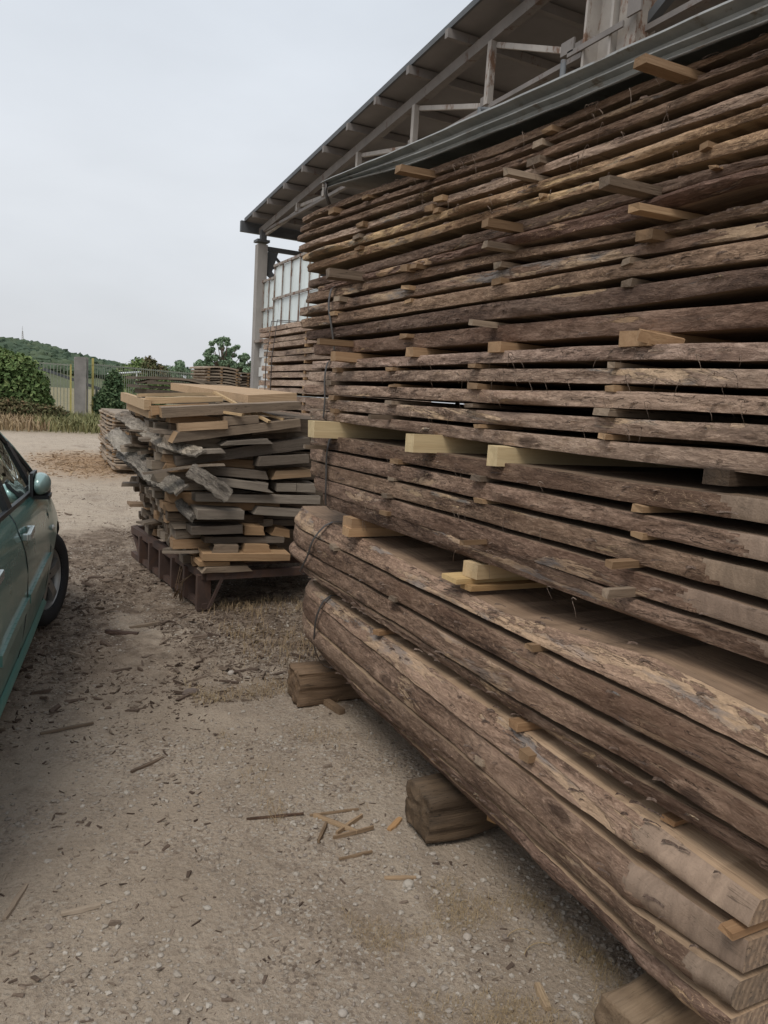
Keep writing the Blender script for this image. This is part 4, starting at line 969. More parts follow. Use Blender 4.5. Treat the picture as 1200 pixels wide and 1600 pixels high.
def plank_piece(L, w, h, bend, seed, mats, n=14):
    q = MB(); vs = []
    for i in range(n + 1):
        f = i / n; x = (f - .5) * L; z = bend * (1 - (2 * f - 1) ** 2) + .006 * nz(x * 3, seed); ww = w * (1 + .08 * nz(x * 2.2, seed + 4)); s_ = .02 * nz(x * 4, seed + 8)
        vs += [(x, -ww / 2 + s_, z), (x, ww / 2, z), (x, ww / 2, z + h), (x, -ww / 2 + s_ + .008, z + h)]
    fs = []
    for i in range(n):
        a = i * 4
        for j in range(4): fs.append((a + j, a + (j + 1) % 4, a + 4 + (j + 1) % 4, a + 4 + j))
    fs += [(3, 2, 1, 0), (n * 4, n * 4 + 1, n * 4 + 2, n * 4 + 3)]
    q.add(vs, fs); return q.mesh('plank', mats)

# ================================================================ RACK WITH MIXED OFFCUTS
rack = empty('steel_rack', (1.3, 5.4, 0)); tag(rack, 'low rusty steel rack with upright legs under the mixed timber pile', 'rack')
RA = Vector((1.33, 5.38, 0)); RB = Vector((1.12, 7.35, 0)); RC = Vector((2.45, 5.42, 0))
def rk(name, a, b, w, h, mt=RUST):
    q = MB(); q.beam(Vector(a) - rack.location, Vector(b) - rack.location, w, h); q.build(name, mt, rack)
zr = .265
rk('rail', RA + Vector((0, 0, zr)), RB + Vector((0, 0, zr)), .05, .06); rk('rail', RA + Vector((0, 0, zr)), RC + Vector((0, 0, zr)), .05, .06)
rk('rail', RC + Vector((0, 0, zr)), RC + RB - RA + Vector((0, 0, zr)), .05, .06); rk('rail', RB + Vector((0, 0, zr)), RC + RB - RA + Vector((0, 0, zr)), .05, .06)
rk('foot_rail', RA + Vector((0, 0, .03)), RB + Vector((0, 0, .03)), .04, .045)
for i in range(6):
    f = i / 5.0; p = RA + (RB - RA) * (.02 + f * .80); rk('leg', p + Vector((0, 0, .0 if i == 0 else .02)), p + Vector((0, 0, zr)), .06, .09 if i else .10)
rk('brace', RB + Vector((0, 0, .24)), RB + (RA - RB) * .17 + Vector((0, 0, .03)), .035, .035)
rk('leg', RC, RC + Vector((0, 0, zr)), .06, .08); rk('brace', RA + Vector((.12, -.02, .25)), RA + Vector((.02, -.03, .02)), .02, .02)
for i in range(1, 5):
    p = RA + (RB - RA) * i / 5.0; rk('cross_bar', p + Vector((0, 0, zr)), p + (RC - RA) + Vector((0, 0, zr)), .04, .05)

TC = {0: (FRESH, (.92, .88, .86)), 1: (FRESH, (1.05, 1.08, 1.05)), 2: (FRESH, (.82, .74, .66)), 3: (TIMBER, (.72, .66, .60)), 4: (TIMBER, (.74, .76, .78)), 5: (TIMBER, (.42, .41, .41))}
FL = {
 'ltop': 'broad thick pale slab lying on top of the mixed pile', 'pale2': 'long pale square timber on the left of the pile top', 'pale2b': 'rear pale timber behind the long pale one on the pile top',
 'red4': 'reddish timber with a bright orange end under the long pale timber', 'dark5': 'long brown bark-edged timber just below the broad pale slab',
 'brown6': 'short thick tan block with bark on one end high on the mixed pile', 'blk7': 'short grey-brown block right of the tan block near the pile top',
 'long9': 'long grey timber with pale slanting left end under the short tan block', 'end10': 'grey cut end of the curved bark slab on the upper mixed pile',
 'bev11': 'short grey board with both ends cut slanting in the upper mixed pile', 'long12': 'long dark squared timber rising to the right across the mixed pile',
 'dk13': 'dark cracked block at the right side of the mixed pile', 'dk14': 'dark rounded timber below the long rising one', 'tan15': 'split tan block with a slanting edge on the right side of the mixed pile',
 'grey16': 'large grey board with broken slanting ends in the middle of the mixed pile', 'grey17': 'grey square block left of another at the right of the mixed pile',
 'grey17b': 'grey square block nearest the big stack in the mixed pile', 'long18': 'long light grey plank crossing the middle of the mixed pile',
 'blk19': 'thick grey slab jutting out below the long grey plank', 'blk20': 'crooked grey block with a knotted left end in the mixed pile', 'dk21': 'dark cracked slab low in the mixed pile',
 'tan22': 'short tan block in the dark gap low in the mixed pile', 'dk23': 'thin dark slab low in the mixed pile', 'half24': 'half-round log piece low in the mixed pile',
 'tan25': 'trapezoid tan block on the long orange board', 'or26': 'long orange-tan board near the bottom of the mixed pile', 'or27': 'short orange-tan board with a curved edge near the bottom of the mixed pile',
 'log28': 'grey rounded slab at the very bottom of the mixed pile', 'tri29': 'tilted tan wedge board right of the dark gap in the mixed pile', 'dk30': 'brown block under the crossing strips on the pile top',
 'dk31': 'dark short block at the upper right of the mixed pile', 'dk32': 'dark board hidden behind the large grey slant-ended one', 'dk33': 'very dark slab at the right of the low gap', 'dk34': 'brown timber end behind the short grey-brown block'}
BEV = {'bev11': (.05, .05), 'grey16': (.10, .14), 'tan25': (.012, .03), 'half24': (.10, .10), 'or27': (.0, .10), 'long9': (.05, .0), 'tri29': (.05, .02), 'log28': (.03, .05), 'blk20': (.03, .0), 'tan15': (.05, .0), 'dk14': (.07, .03), 'end10': (.0, .02), 'dk13': (.02, .0), 'tan22': (.0, .03)}
for (nm, y, dep, tn, x0, x1, zt0, zb0, zt1, zb1) in FRONT_TIMBERS:
    if nm == 'ltop': continue
    mt_, col = TC[tn]; b0, b1 = BEV.get(nm, (0.0, 0.0))
    L = math.hypot(x1 - x0, (zt1 + zb1 - zt0 - zb0) / 2); ang = math.atan2((zt1 + zb1 - zt0 - zb0) / 2, x1 - x0)
    q = MB(); n = 10; vs = []
    zt0 -= .004; zt1 -= .004; zb0 += .003; zb1 += .003
    h0 = (zt0 - zb0) / 2; h1 = (zt1 - zb1) / 2; so_ = rng.random() * 50
    dep2 = dep * rng.uniform(.85, 1.1)
    for i in range(n + 1):
        f = i / n; x = f * L; h = h0 + (h1 - h0) * f; tx = x + (b0 if i == 0 else 0) - (b1 if i == n else 0)
        w1, w2 = .004 * nz(x * 6, so_), .004 * nz(x * 6, so_ + 7); w3 = .006 * nz(x * 5, so_ + 13)
        vs += [(x, w3, -h + w1), (tx, w3 + .006 * nz(x * 4, so_ + 3), h + w2), (tx, dep2, h + w2), (x, dep2, -h + w1)]
    fs = []
    for i in range(n):
        a = i * 4
        for j in range(4): fs.append((a + j, a + (j + 1) % 4, a + 4 + (j + 1) % 4, a + 4 + j)[::-1])
    fs += [(0, 1, 2, 3), (n * 4 + 3, n * 4 + 2, n * 4 + 1, n * 4)]
    q.add(vs, fs); mats = [mt_]
    if nm in ('long9', 'red4', 'dark5'):
        mats = [mt_, FRESH]; q.m[-2] = 1
    o = q.build('offcut_timber', mats, None, col); o.location = (x0, y, (zt0 + zb0) / 2)
    o.rotation_euler = (rng.uniform(-.06, .06), -ang, rng.uniform(-.07, .05))
    tag(o, FL[nm], 'timber', 'timbers in the mixed pile')
# broad pale slab: corner towards the viewer
q = MB()
c_ = [(1.755, 5.9), (2.162, 5.9), (1.98, 7.25), (1.42, 7.28)]; zz = [1.590, 1.632, 1.665, 1.655]
q.add([(c_[i][0], c_[i][1], zz[i] - .064) for i in range(4)] + [(c_[i][0], c_[i][1], zz[i]) for i in range(4)], [(3, 2, 1, 0), (4, 5, 6, 7), (0, 1, 5, 4), (1, 2, 6, 5), (2, 3, 7, 6), (3, 0, 4, 7)])
tag(q.build('offcut_timber', [FRESH], None, (.98, .96, .95)), FL['ltop'], 'timber', 'timbers in the mixed pile')
# thin strips crossing on top
for a, b, lab in (((1.50, 5.95, 1.595), (1.78, 5.42, 1.405), 'thin pale strip leaning down towards the viewer on the pile top'),
                  ((1.64, 5.75, 1.50), (1.92, 5.50, 1.425), 'shorter pale strip crossing under the long one on the pile top'),
                  ((1.46, 5.5, 1.457), (1.57, 5.40, 1.445), 'tiny pale strip end lying on the short grey-brown block')):
    q = MB(); q.beam(a, b, .03, .018); tag(q.build('wood_strip', [FRESH], None, (1.1, 1.1, 1.0)), lab, 'strip')
# long left timber seen on its left side
q = MB(); q.beam((.955, 5.72, 1.475), (.985, 7.15, 1.505), .05, .075); tag(q.build('offcut_timber', [FRESH], None, (1, 1, .98)), 'pale timber lying along the left upper edge of the mixed pile', 'timber', 'timbers in the mixed pile')
q = MB(); q.beam((.99, 5.72, 1.405), (1.0, 6.9, 1.43), .05, .05); tag(q.build('offcut_timber', [FRESH], None, (.85, .8, .75)), 'second pale timber directly under the one along the left upper edge', 'timber', 'timbers in the mixed pile')
# ends of short offcuts making up the long left face
def left_x(z, y): return 1.02 + (.20 * max(0, (.95 - z)) / .65) + .04 * nz(y * 1.4, z * 5, 4)
ORD = 'first second third fourth fifth sixth seventh eighth ninth tenth eleventh twelfth thirteenth fourteenth fifteenth sixteenth seventeenth eighteenth nineteenth twentieth'.split()
row = 0; z = .30; cnt = 0; lr = random.Random(8)
GL = {'t': 'tan sawn offcut ending in the left face of the mixed pile', 'g': 'weathered grey-brown offcut ending in the left face of the mixed pile'}
offme = []
for i in range(14):
    q = MB(); w = lr.uniform(.09, .16); h = lr.uniform(.045, .078); n = 3; vs = []
    L = lr.uniform(.5, .9); bv = lr.choice((0, 0, 0, .03)); rl = lr.random() * 40
    for k in range(n + 1):
        f = k / n; x = f * L; tw = .006 * nz(x * 5, rl); bb = bv if lr.random() < .5 else 0
        vs += [(x + (bv if k == 0 else 0), -w / 2 + tw, -h / 2), (x, w / 2 - lr.uniform(0, .02), -h / 2), (x + (bb if k == 0 else 0), w / 2 - tw, h / 2), (x, -w / 2 + lr.uniform(0, .025), h / 2)]
    fs = []
    for k in range(n):
        a = k * 4
        for j in range(4): fs.append((a + j, a + (j + 1) % 4, a + 4 + (j + 1) % 4, a + 4 + j))
    fs += [(3, 2, 1, 0), (n * 4, n * 4 + 1, n * 4 + 2, n * 4 + 3)]; q.add(vs, fs)
    mt1 = [TIMBER, FRESH, OLDBEAM, TIMBER][i % 4]
    offme.append((q.mesh('offcut_timber', [mt1]), w, h, mt1))
while z < 1.42:
    lay = lr.uniform(.058, .078); y = 5.56 + lr.uniform(-.02, .03)
    yend = 7.25 + lr.uniform(-.15, .1)
    while y < yend:
        me, w, h, mt1 = lr.choice(offme); o = bpy.data.objects.new('offcut_timber', me); COL.objects.link(o)
        sc = lr.uniform(.85, 1.15)
        o.location = (left_x(z, y) + lr.uniform(-.05, .08), y + w * sc / 2, z + lay / 2); o.rotation_euler = (lr.uniform(-.06, .06), lr.uniform(-.05, .05), lr.uniform(-.10, .10))
        o.scale = (1, sc, lay / h * lr.uniform(.86, 1.0))
        isF = (mt1 is FRESH); t_ = lr.uniform(.62, .9) if isF else lr.uniform(.5, .85)
        o.color = (t_, t_ * (.90 if isF else .97), t_ * (.82 if isF else .93), 1)
        tag(o, ('tan sawn' if isF else 'weathered grey-brown') + ' offcut in the ' + ORD[row] + ' row above the rack, side face', 'offcut', 'offcuts in the side face, ' + ORD[row] + ' row, ' + ('tan' if isF else 'grey-brown'))
        y += w * sc + lr.uniform(.0, .035); cnt += 1
    z += lay + .004; row += 1
# unseen slabs added in the pile core to block daylight
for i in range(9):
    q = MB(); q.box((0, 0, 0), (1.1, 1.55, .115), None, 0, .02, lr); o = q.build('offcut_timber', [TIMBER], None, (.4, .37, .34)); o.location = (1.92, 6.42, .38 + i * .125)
    tag(o, 'added light-blocking slab inside the mixed pile, ' + ORD[i] + ' from the rack', 'timber', 'added light-blocking slabs in the core of the mixed pile')
# long bark slabs running along the left face and round the corner
def bark_slab(pts, w, th, mt_, col, label, seed, curl=.3, rough=1.0, upv=(0, 0, 1)):
    P = [Vector(p) for p in pts]; n = 110; K = 9; V = []; F = []
    tot = sum((P[i + 1] - P[i]).length for i in range(len(P) - 1))
    O = P[0].copy()
    def at(f):
        d = f * tot
        for i in range(len(P) - 1):
            l = (P[i + 1] - P[i]).length
            if d <= l or i == len(P) - 2: return P[i].lerp(P[i + 1], min(1, d / l)), (P[i + 1] - P[i]).normalized()
            d -= l
    D = (P[-1] - P[0]).normalized(); side = D.cross(Vector(upv)).normalized(); up = side.cross(D).normalized()
    for i in range(n + 1):
        f = i / n; c, _ = at(f); ww = w * (1.0 + .22 * nz(f * 6, seed) + .20 * nz(f * tot * 9, seed + 3) + .14 * nz(f * tot * 26, seed + 5)) * (1 if 0.02 < f < .98 else .8)
        for j in range(K):
            g = j / (K - 1) * 2 - 1
            V.append(c + side * (g * ww / 2) + up * (-curl * ww * g * g * .5 + th / 2 + .010 * rough * nz(f * tot * 7, g * 1.6, seed) + .006 * rough * nz(f * tot * 22, g * 4, seed)))
        for j in range(K):
            g = 1 - j / (K - 1) * 2
            V.append(c + side * (g * ww / 2 * .96) + up * (-curl * ww * g * g * .5 - th / 2 + .005 * rough * nz(f * 30, g * 3, seed + 9)))
    R = 2 * K
    for i in range(n):
        for j in range(R): F.append((i * R + j, i * R + (j + 1) % R, (i + 1) * R + (j + 1) % R, (i + 1) * R + j))
    F.append(tuple(range(R))[::-1]); F.append(tuple(n * R + j for j in range(R)))
    me = bpy.data.meshes.new('bark_slab'); rot = Matrix((D, side, up)).transposed()
    inv = rot.inverted(); me.from_pydata([tuple(inv @ (v - O)) for v in V], [], F); me.materials.append(mt_)
    bm = bmesh.new(); bm.from_mesh(me); bmesh.ops.recalc_face_normals(bm, faces=bm.faces); bm.to_mesh(me); bm.free()
    for p in me.polygons: p.use_smooth = len(p.vertices) == 4
    crisp(me, 55)
    o = link('bark_strip', me, None, col); o.matrix_world = Matrix.Translation(O) @ rot.to_4x4(); tag(o, label, 'bark strip', 'bark strips along the mixed pile', 'thing'); return o
GB = GREYBARK
bark_slab([(.93, 7.0, 1.36), (.96, 6.2, 1.30), (1.05, 5.6, 1.215), (1.26, 5.34, 1.165)], .11, .016, GB, (.98, .92, .84), 'curved pale grey bark slab sagging along the upper side face of the mixed pile', 1, .1, .6, (-.55, 0, 1))
bark_slab([(.90, 7.3, 1.18), (.95, 6.4, 1.08), (1.03, 5.7, .96), (1.14, 5.36, .90)], .15, .018, GB, (.92, .88, .82), 'wide ragged grey bark slab in the middle of the side face of the mixed pile', 2, .08, .8, (-.8, 0, 1))
bark_slab([(.92, 6.9, 1.02), (1.02, 6.1, .98), (1.12, 5.6, .92)], .09, .02, GB, (.62, .62, .62), 'short dark grey bark slab between the two long ones on the side face', 3, .1, .7, (-.8, 0, 1))
bark_slab([(.98, 7.1, .98), (1.04, 6.3, .90), (1.12, 5.7, .84), (1.22, 5.36, .70)], .07, .035, GB, (.85, .82, .78), 'thin rounded log slab hanging low along the left face of the mixed pile', 4, .6, 1.2, (-.9, 0, 1))
bark_slab([(1.18, 5.33, 1.05), (1.30, 5.30, .98), (1.46, 5.28, .86)], .11, .03, GB, (.85, .8, .74), 'flaky grey bark piece hanging off the front corner of the mixed pile', 5, .1, .8, (-.3, -1, .5))
jr = random.Random(21)
for i in range(20):
    y = 5.42 + 1.75 * (i / 19.0) + jr.uniform(-.05, .05); z = jr.uniform(.36, 1.34); L = jr.uniform(.35, .65); w = jr.uniform(.07, .14); h = jr.uniform(.014, .03)
    me = plank_piece(L, w, h, jr.uniform(-.02, .02), jr.random() * 60, [TIMBER])
    for v in me.vertices:
        if abs(v.co.x) > L * .44: v.co.x += .05 * nz(v.co.y * 18, i * 3.1) ; v.co.z += .006 * nz(v.co.y * 30, i)
        v.co.y += .012 * nz(v.co.x * 14, i * 1.7)
    o = link('ragged_board', me, None, jr.choice([(.72, .70, .67), (.5, .47, .44), (.85, .72, .6), (.62, .6, .58)])); o.location = (left_x(z, y) + L * .5 - jr.uniform(.06, .16), y, z)
    o.rotation_euler = (jr.uniform(-.15, .15), jr.uniform(-.14, .14), jr.uniform(-.45, .45)); tag(o, 'thin ragged board jutting at an angle, ' + ORD[i] + ' along the side face of the mixed pile', 'board', 'thin boards jutting from the mixed pile', 'thing')

# ================================================================ OTHER PLANK STACKS
def plank_stack(loc, rz, label, layers, L, cols, w, bendf, mats, cols_, seed, jit=.06, stick=True, group=None, name='plank_stack'):
    r = random.Random(seed); t = empty(name, loc, rz); tag(t, label, 'plank stack', group); z = 0.0
    prot = [plank_piece(L, w, 1.0, 0, r.random() * 9, mats) for _ in range(1)]
    for (h, gap, bend) in layers:
        z += gap
        if stick and gap > .012:
            for sx in (-.40, -.05, .38):
                q = MB(); q.box((0, 0, 0), (.04, w * cols, gap), None, 0, .002, r); o = q.build('sticker', [FRESH], t, (.75, .68, .6)); o.location = (sx * L, 0, z - gap / 2 + bend * (1 - (2 * sx) ** 2))
        for c in range(cols):
            me = plank_piece(L * r.uniform(.9, 1.05), w * .97, h, bend, r.random() * 90, mats)
            tn = r.uniform(*cols_); o = link('plank', me, t, (tn, tn * .97, tn * .93)); o.location = (r.uniform(-jit, jit), (c - (cols - 1) / 2) * w + r.uniform(-.02, .02), z); o.rotation_euler = (0, 0, r.uniform(-.015, .015))
        z += h
    return t
# banded stack between the big stack and the shed wall (long side along the stack direction)
rT = random.Random(3); lay = [(.05, .1, 0)]
zacc = .15
while zacc < 2.36:
    h = rT.uniform(.042, .06); g_ = rT.choice((.02, .024, .03)); 
    if abs(zacc - 1.9) < .03: g_ = .05
    lay.append((h, g_, rT.uniform(-.01, .012))); zacc += h + g_
T = plank_stack((3.12, 7.45, 0), rad(90), 'banded stack of bark-edged planks between the big stack and the white wall', lay, 2.7, 1, .75, 0, [BARK_PALE], (1.0, 1.5), 31, jit=.10)
for yy_, x_ in ((8.35, 2.70), (8.15, 2.70)):
    q = MB(); q.tube([(x_ + .02, yy_, .1), (x_ - .02, yy_ + .02, 1.0), (x_ - .025, yy_, 2.0), (x_ + .02, yy_, 2.42), (x_ + .5, yy_, 2.44)], .006, 5); o = q.build('strap', STRAP); o.parent = T; o.matrix_parent_inverse = T.matrix_basis.inverted()
# far stack under the open-crowned tree
lay = [(.035, .03 if i else .4, .035 + .01 * math.sin(i)) for i in range(27)]
plank_stack((4.40, 17.4, 0), rad(8), 'far stack of thin planks below the open-crowned tree', lay, .85, 1, .9, 0, [TIMBER], (.75, 1.1), 32, jit=.05, stick=True)
plank_stack((5.15, 17.9, 0), rad(8), 'darker far stack of thin planks touching the one below the tree', lay[:-1], .65, 1, .9, 0, [TIMBER], (.45, .65), 33, jit=.04, stick=True)
# curved dark boards behind the mixed pile
lay = [(.12, .70, 0), (.12, .05, 0), (.10, .05, 0), (.10, .05, 0), (.10, .05, 0), (.08, .05, 0), (.05, .02, .0), (.05, .02, .015), (.045, .02, .03)]
plank_stack((2.85, 14.3, 0), rad(3), 'stack of dark grey warped boards behind the top of the mixed pile', lay, 1.35, 1, 1.0, 0, [TIMBER], (.30, .42), 34, jit=.08, stick=False)
me = plank_piece(1.25, .6, .03, .11, 3, [TIMBER]); o = link('warped_board', me, None, (.52, .5, .47)); o.location = (2.82, 14.1, 1.66); tag(o, 'arched grey board lying loose on the dark warped stack', 'board')
# stack with bowed boards left behind the rack
for j, (xq, yq, lab) in enumerate(((2.38, 15.0, 'stack of bowed thin boards with pale boards on top at the left behind the rack'),)):
    lay = [(.05, .06, 0)]
    for i in range(17): lay.append((.026, .018 if i % 4 else .04, -.05 + .02 * math.sin(i * 1.7)))
    lay += [(.035, .03, 0), (.035, .012, 0)]
    plank_stack((2.42, 16.4, 0), rad(88), lab, lay, 3.6, 1, 1.0, 0, [TIMBER], (.75, 1.15), 41, jit=.14, stick=True)
#@END3@

# ================================================================ CAR
HD = rad(8.3)
car = empty('parked_car', (0.318, 5.33, 0.0), 0); tag(car, 'dark green parked car seen from its right rear side, front wheel turned out', 'car')
# local frame: x forward, y to the car's left, z up; right body side near y = 0, centreline y = CW
car.rotation_euler = (0, 0, math.pi / 2 - HD); CW = 0.865
PAINT, _nt, _b = mat('green_metallic_paint'); _n = N(_nt)
_t = _n.node('ShaderNodeTexCoord'); _f = _n.noise(_t.outputs['Object'], 4, 6, .7); _sp = _n.node('ShaderNodeSeparateXYZ'); _nt.links.new(_t.outputs['Object'], _sp.inputs[0])
_c = _n.mix(_n.rng(_f, .3, .7), (0.085, 0.225, 0.20), (0.10, 0.255, 0.23))
_d = _n.math('MULTIPLY', _n.rng(_sp.outputs['Z'], .95, .2), _n.rng(_f, .35, .7, .25, .75))
_c = _n.mix(_n.math('MULTIPLY', _d, .42), _c, (0.20, 0.18, 0.14)); _nt.links.new(_c, _b.inputs['Base Color'])
_b.inputs['Metallic'].default_value = .2; _nt.links.new(_n.rng(_d, 0, .7, .24, .5), _b.inputs['Roughness']); _b.inputs['Coat Weight'].default_value = .45; _b.inputs['Coat Roughness'].default_value = .07
SILL, _nt, _b = mat('lighter_green_sill_paint'); _b.inputs['Base Color'].default_value = (.075, .24, .215, 1); _b.inputs['Roughness'].default_value = .35; _b.inputs['Metallic'].default_value = .2
CHROME = plain('satin_handle', (.42, .47, .46), .25, .6, .05, bump=0)
RUBBER = plain('black_rubber', (.022, .022, .023), .8, 0, .2, bump=.1)
BLACKP = plain('black_trim', (.015, .016, .018), .45, 0, .1, bump=0)
RIMM = plain('silver_rim', (.33, .32, .30), .4, .6, .12, (8, 8, 8), bump=0)
INTER = plain('grey_interior', (.05, .055, .055), .9, 0, .2, bump=0)
LAMPG = plain('clear_repeater', (.6, .58, .52), .15, 0, .05, bump=0)
GLASS, _nt, _b = mat('tinted_window_glass'); _nt.nodes.remove(_b); _n = N(_nt)
_gl = _n.node('ShaderNodeBsdfGlossy'); _gl.inputs['Roughness'].default_value = .02; _gl.inputs['Color'].default_value = (.9, 1, .97, 1)
_tr = _n.node('ShaderNodeBsdfTransparent'); _tr.inputs['Color'].default_value = (.50, .62, .58, 1)
_fr = _n.node('ShaderNodeFresnel'); _fr.inputs['IOR'].default_value = 1.55
_mx = _n.node('ShaderNodeMixShader'); _n.link(_fr.outputs[0], _mx.inputs[0]); _n.link(_tr.outputs[0], _mx.inputs[1]); _n.link(_gl.outputs[0], _mx.inputs[2])
_n.link(_mx.outputs[0], [x for x in _nt.nodes if x.type == 'OUTPUT_MATERIAL'][0].inputs['Surface'])

def hw(s):    # half width along the car
    return float(np.interp(s, [-3.36, -3.25, -2.9, -2.2, -1.0, -.2, .25, .55, .75, .86], [.62, .72, .82, .858, .865, .862, .845, .78, .66, .48]))
def ztop(s):  # shoulder height
    return float(np.interp(s, [-3.36, -3.0, -2.2, -1.2, -.6, -.2, .1, .4, .7, .86], [.96, 1.0, .99, .97, .955, .935, .90, .84, .74, .62]))
def yout(s, z):   # distance of the right body side from the centreline
    zt = ztop(s); f = (z - .18) / (zt - .18)
    base = float(np.interp(f, [0, .06, .2, .45, .62, .80, .93, 1.0], [-.085, -.05, -.022, -.004, 0.0, -.012, -.038, -.075]))
    fl = .035 * math.exp(-(((s - .0) / .38) ** 2)) * math.exp(-(((z - .58) / .22) ** 2)) + .02 * math.exp(-(((s + 2.61) / .38) ** 2)) * math.exp(-(((z - .58) / .22) ** 2))
    return hw(s) + base + fl
ST_ = list(np.linspace(-3.36, -3.0, 5)) + list(np.arange(-2.95, .5, .05)) + list(np.linspace(.5, .86, 9)); ST_ = sorted(set(round(float(s), 4) for s in ST_))
ZF = [0, .03, .07, .13, .2, .28, .36, .45, .54, .62, .70, .77, .84, .90, .94, .97, 1.0]
V = []; F = []
for s in ST_:
    zt = ztop(s); ring = []
    for f in ZF: z = .18 + (zt - .18) * f; ring.append((yout(s, z), z))
    w = ring[-1][0]; cr_ = .035 if s > -.3 else .03
    for g in (.93, .8, .55, .25): ring.append((w * g, zt + cr_ * (1 - g * g) + .012 * (1 - g)))
    right = [(s, CW - a, z) for a, z in ring]; left = [(s, CW + a, z) for a, z in ring]
    V += right + left[::-1]
R = 2 * (len(ZF) + 4)
for i in range(len(ST_) - 1):
    for j in range(R): F.append((i * R + j, i * R + (j + 1) % R, (i + 1) * R + (j + 1) % R, (i + 1) * R + j))
F.append(tuple(range(R))[::-1]); F.append(tuple((len(ST_) - 1) * R + j for j in range(R)))
bme_ = bpy.data.meshes.new('body'); bme_.from_pydata(V, [], F); bme_.materials.append(PAINT); bme_.materials.append(BLACKP)
bm = bmesh.new(); bm.from_mesh(bme_); bmesh.ops.recalc_face_normals(bm, faces=bm.faces); bm.to_mesh(bme_); bm.free()
body = link('body', bme_, car)
def cyl(x, y0, y1, z, r, n=40):
    vs = [(x + r * math.cos(2 * math.pi * k / n), y, z + r * math.sin(2 * math.pi * k / n)) for y in (y0, y1) for k in range(n)]
    return vs, [tuple(range(n))[::-1], tuple(range(n, 2 * n))] + [(k, (k + 1) % n, n + (k + 1) % n, n + k) for k in range(n)]
q = MB()
for x in (0.0, -2.61):
    for y0, y1 in ((-.2, .27), (2 * CW - .27, 2 * CW + .2)):
        vs, fs = cyl(x, y0, y1, .33, .362); q.add(vs, fs)
# cabin hollow so the seats show through the glass
q.box((-1.35, CW, .86), (2.3, 1.36, .50))
cut = q.build('cutter', [BLACKP], car)
bmq = bmesh.new(); bmq.from_mesh(cut.data); bmesh.ops.recalc_face_normals(bmq, faces=bmq.faces); bmq.to_mesh(cut.data); bmq.free()
md = body.modifiers.new('b', 'BOOLEAN'); md.operation = 'DIFFERENCE'; md.solver = 'EXACT'; md.object = cut; md.material_mode = 'TRANSFER'
bpy.context.view_layer.update(); dg_ = bpy.context.evaluated_depsgraph_get()
nme = bpy.data.meshes.new_from_object(body.evaluated_get(dg_)); body.modifiers.clear(); body.data = nme; bpy.data.objects.remove(cut)
for p in nme.polygons: p.use_smooth = True
try:
    nme.set_sharp_from_angle(angle=rad(32))
except Exception: pass
nme.name = 'body'
# greenhouse: roof, pillars, glass
def rail(s):   # (half width, height) of the roof side rail / A pillar outer edge
    return (float(np.interp(s, [-3.1, -2.6, -2.0, -1.2, -.9, -.55, -.2, .12], [.58, .60, .61, .60, .585, .63, .70, .765])),
            float(np.interp(s, [-3.1, -2.6, -2.0, -1.4, -1.0, -.7, -.4, -.15, .12], [1.28, 1.42, 1.475, 1.47, 1.425, 1.345, 1.215, 1.085, .935])))
def strip(name, pts_in, pts_out, mt_, th=.03, parent=car):
    """closed band between two polylines, thickened along the local inward direction"""
    q = MB(); n = len(pts_in); vs = []
    for a, b in zip(pts_in, pts_out):
        for p in (a, b): vs.append(p)
        for p in (b, a): vs.append((p[0], p[1] + th, p[2] - th * .3))
    fs = [(i * 4 + j, i * 4 + (j + 1) % 4, i * 4 + 4 + (j + 1) % 4, i * 4 + 4 + j) for i in range(n - 1) for j in range(4)] + [(0, 1, 2, 3), (n * 4 - 1, n * 4 - 2, n * 4 - 3, n * 4 - 4)]
    q.add(vs, fs, 0, True); o = q.build(name, mt_, parent); 
    b_ = bmesh.new(); b_.from_mesh(o.data); bmesh.ops.recalc_face_normals(b_, faces=b_.faces); b_.to_mesh(o.data); b_.free(); return o
q = MB(); ss = np.linspace(-3.1, -.82, 24); vs = []
for s in ss:
    w, z = rail(s)
    for g in (-1, -.85, -.5, 0, .5, .85, 1): vs.append((s, CW + g * w, z + .045 * (1 - g * g) - (.012 if abs(g) == 1 else 0)))
fs = [(i * 7 + j, i * 7 + j + 1, i * 7 + 8 + j, i * 7 + 7 + j) for i in range(23) for j in range(6)]
q.add(vs, fs, 0, True); o = q.build('roof', PAINT, car); o.modifiers.new('t', 'SOLIDIFY').thickness = .03
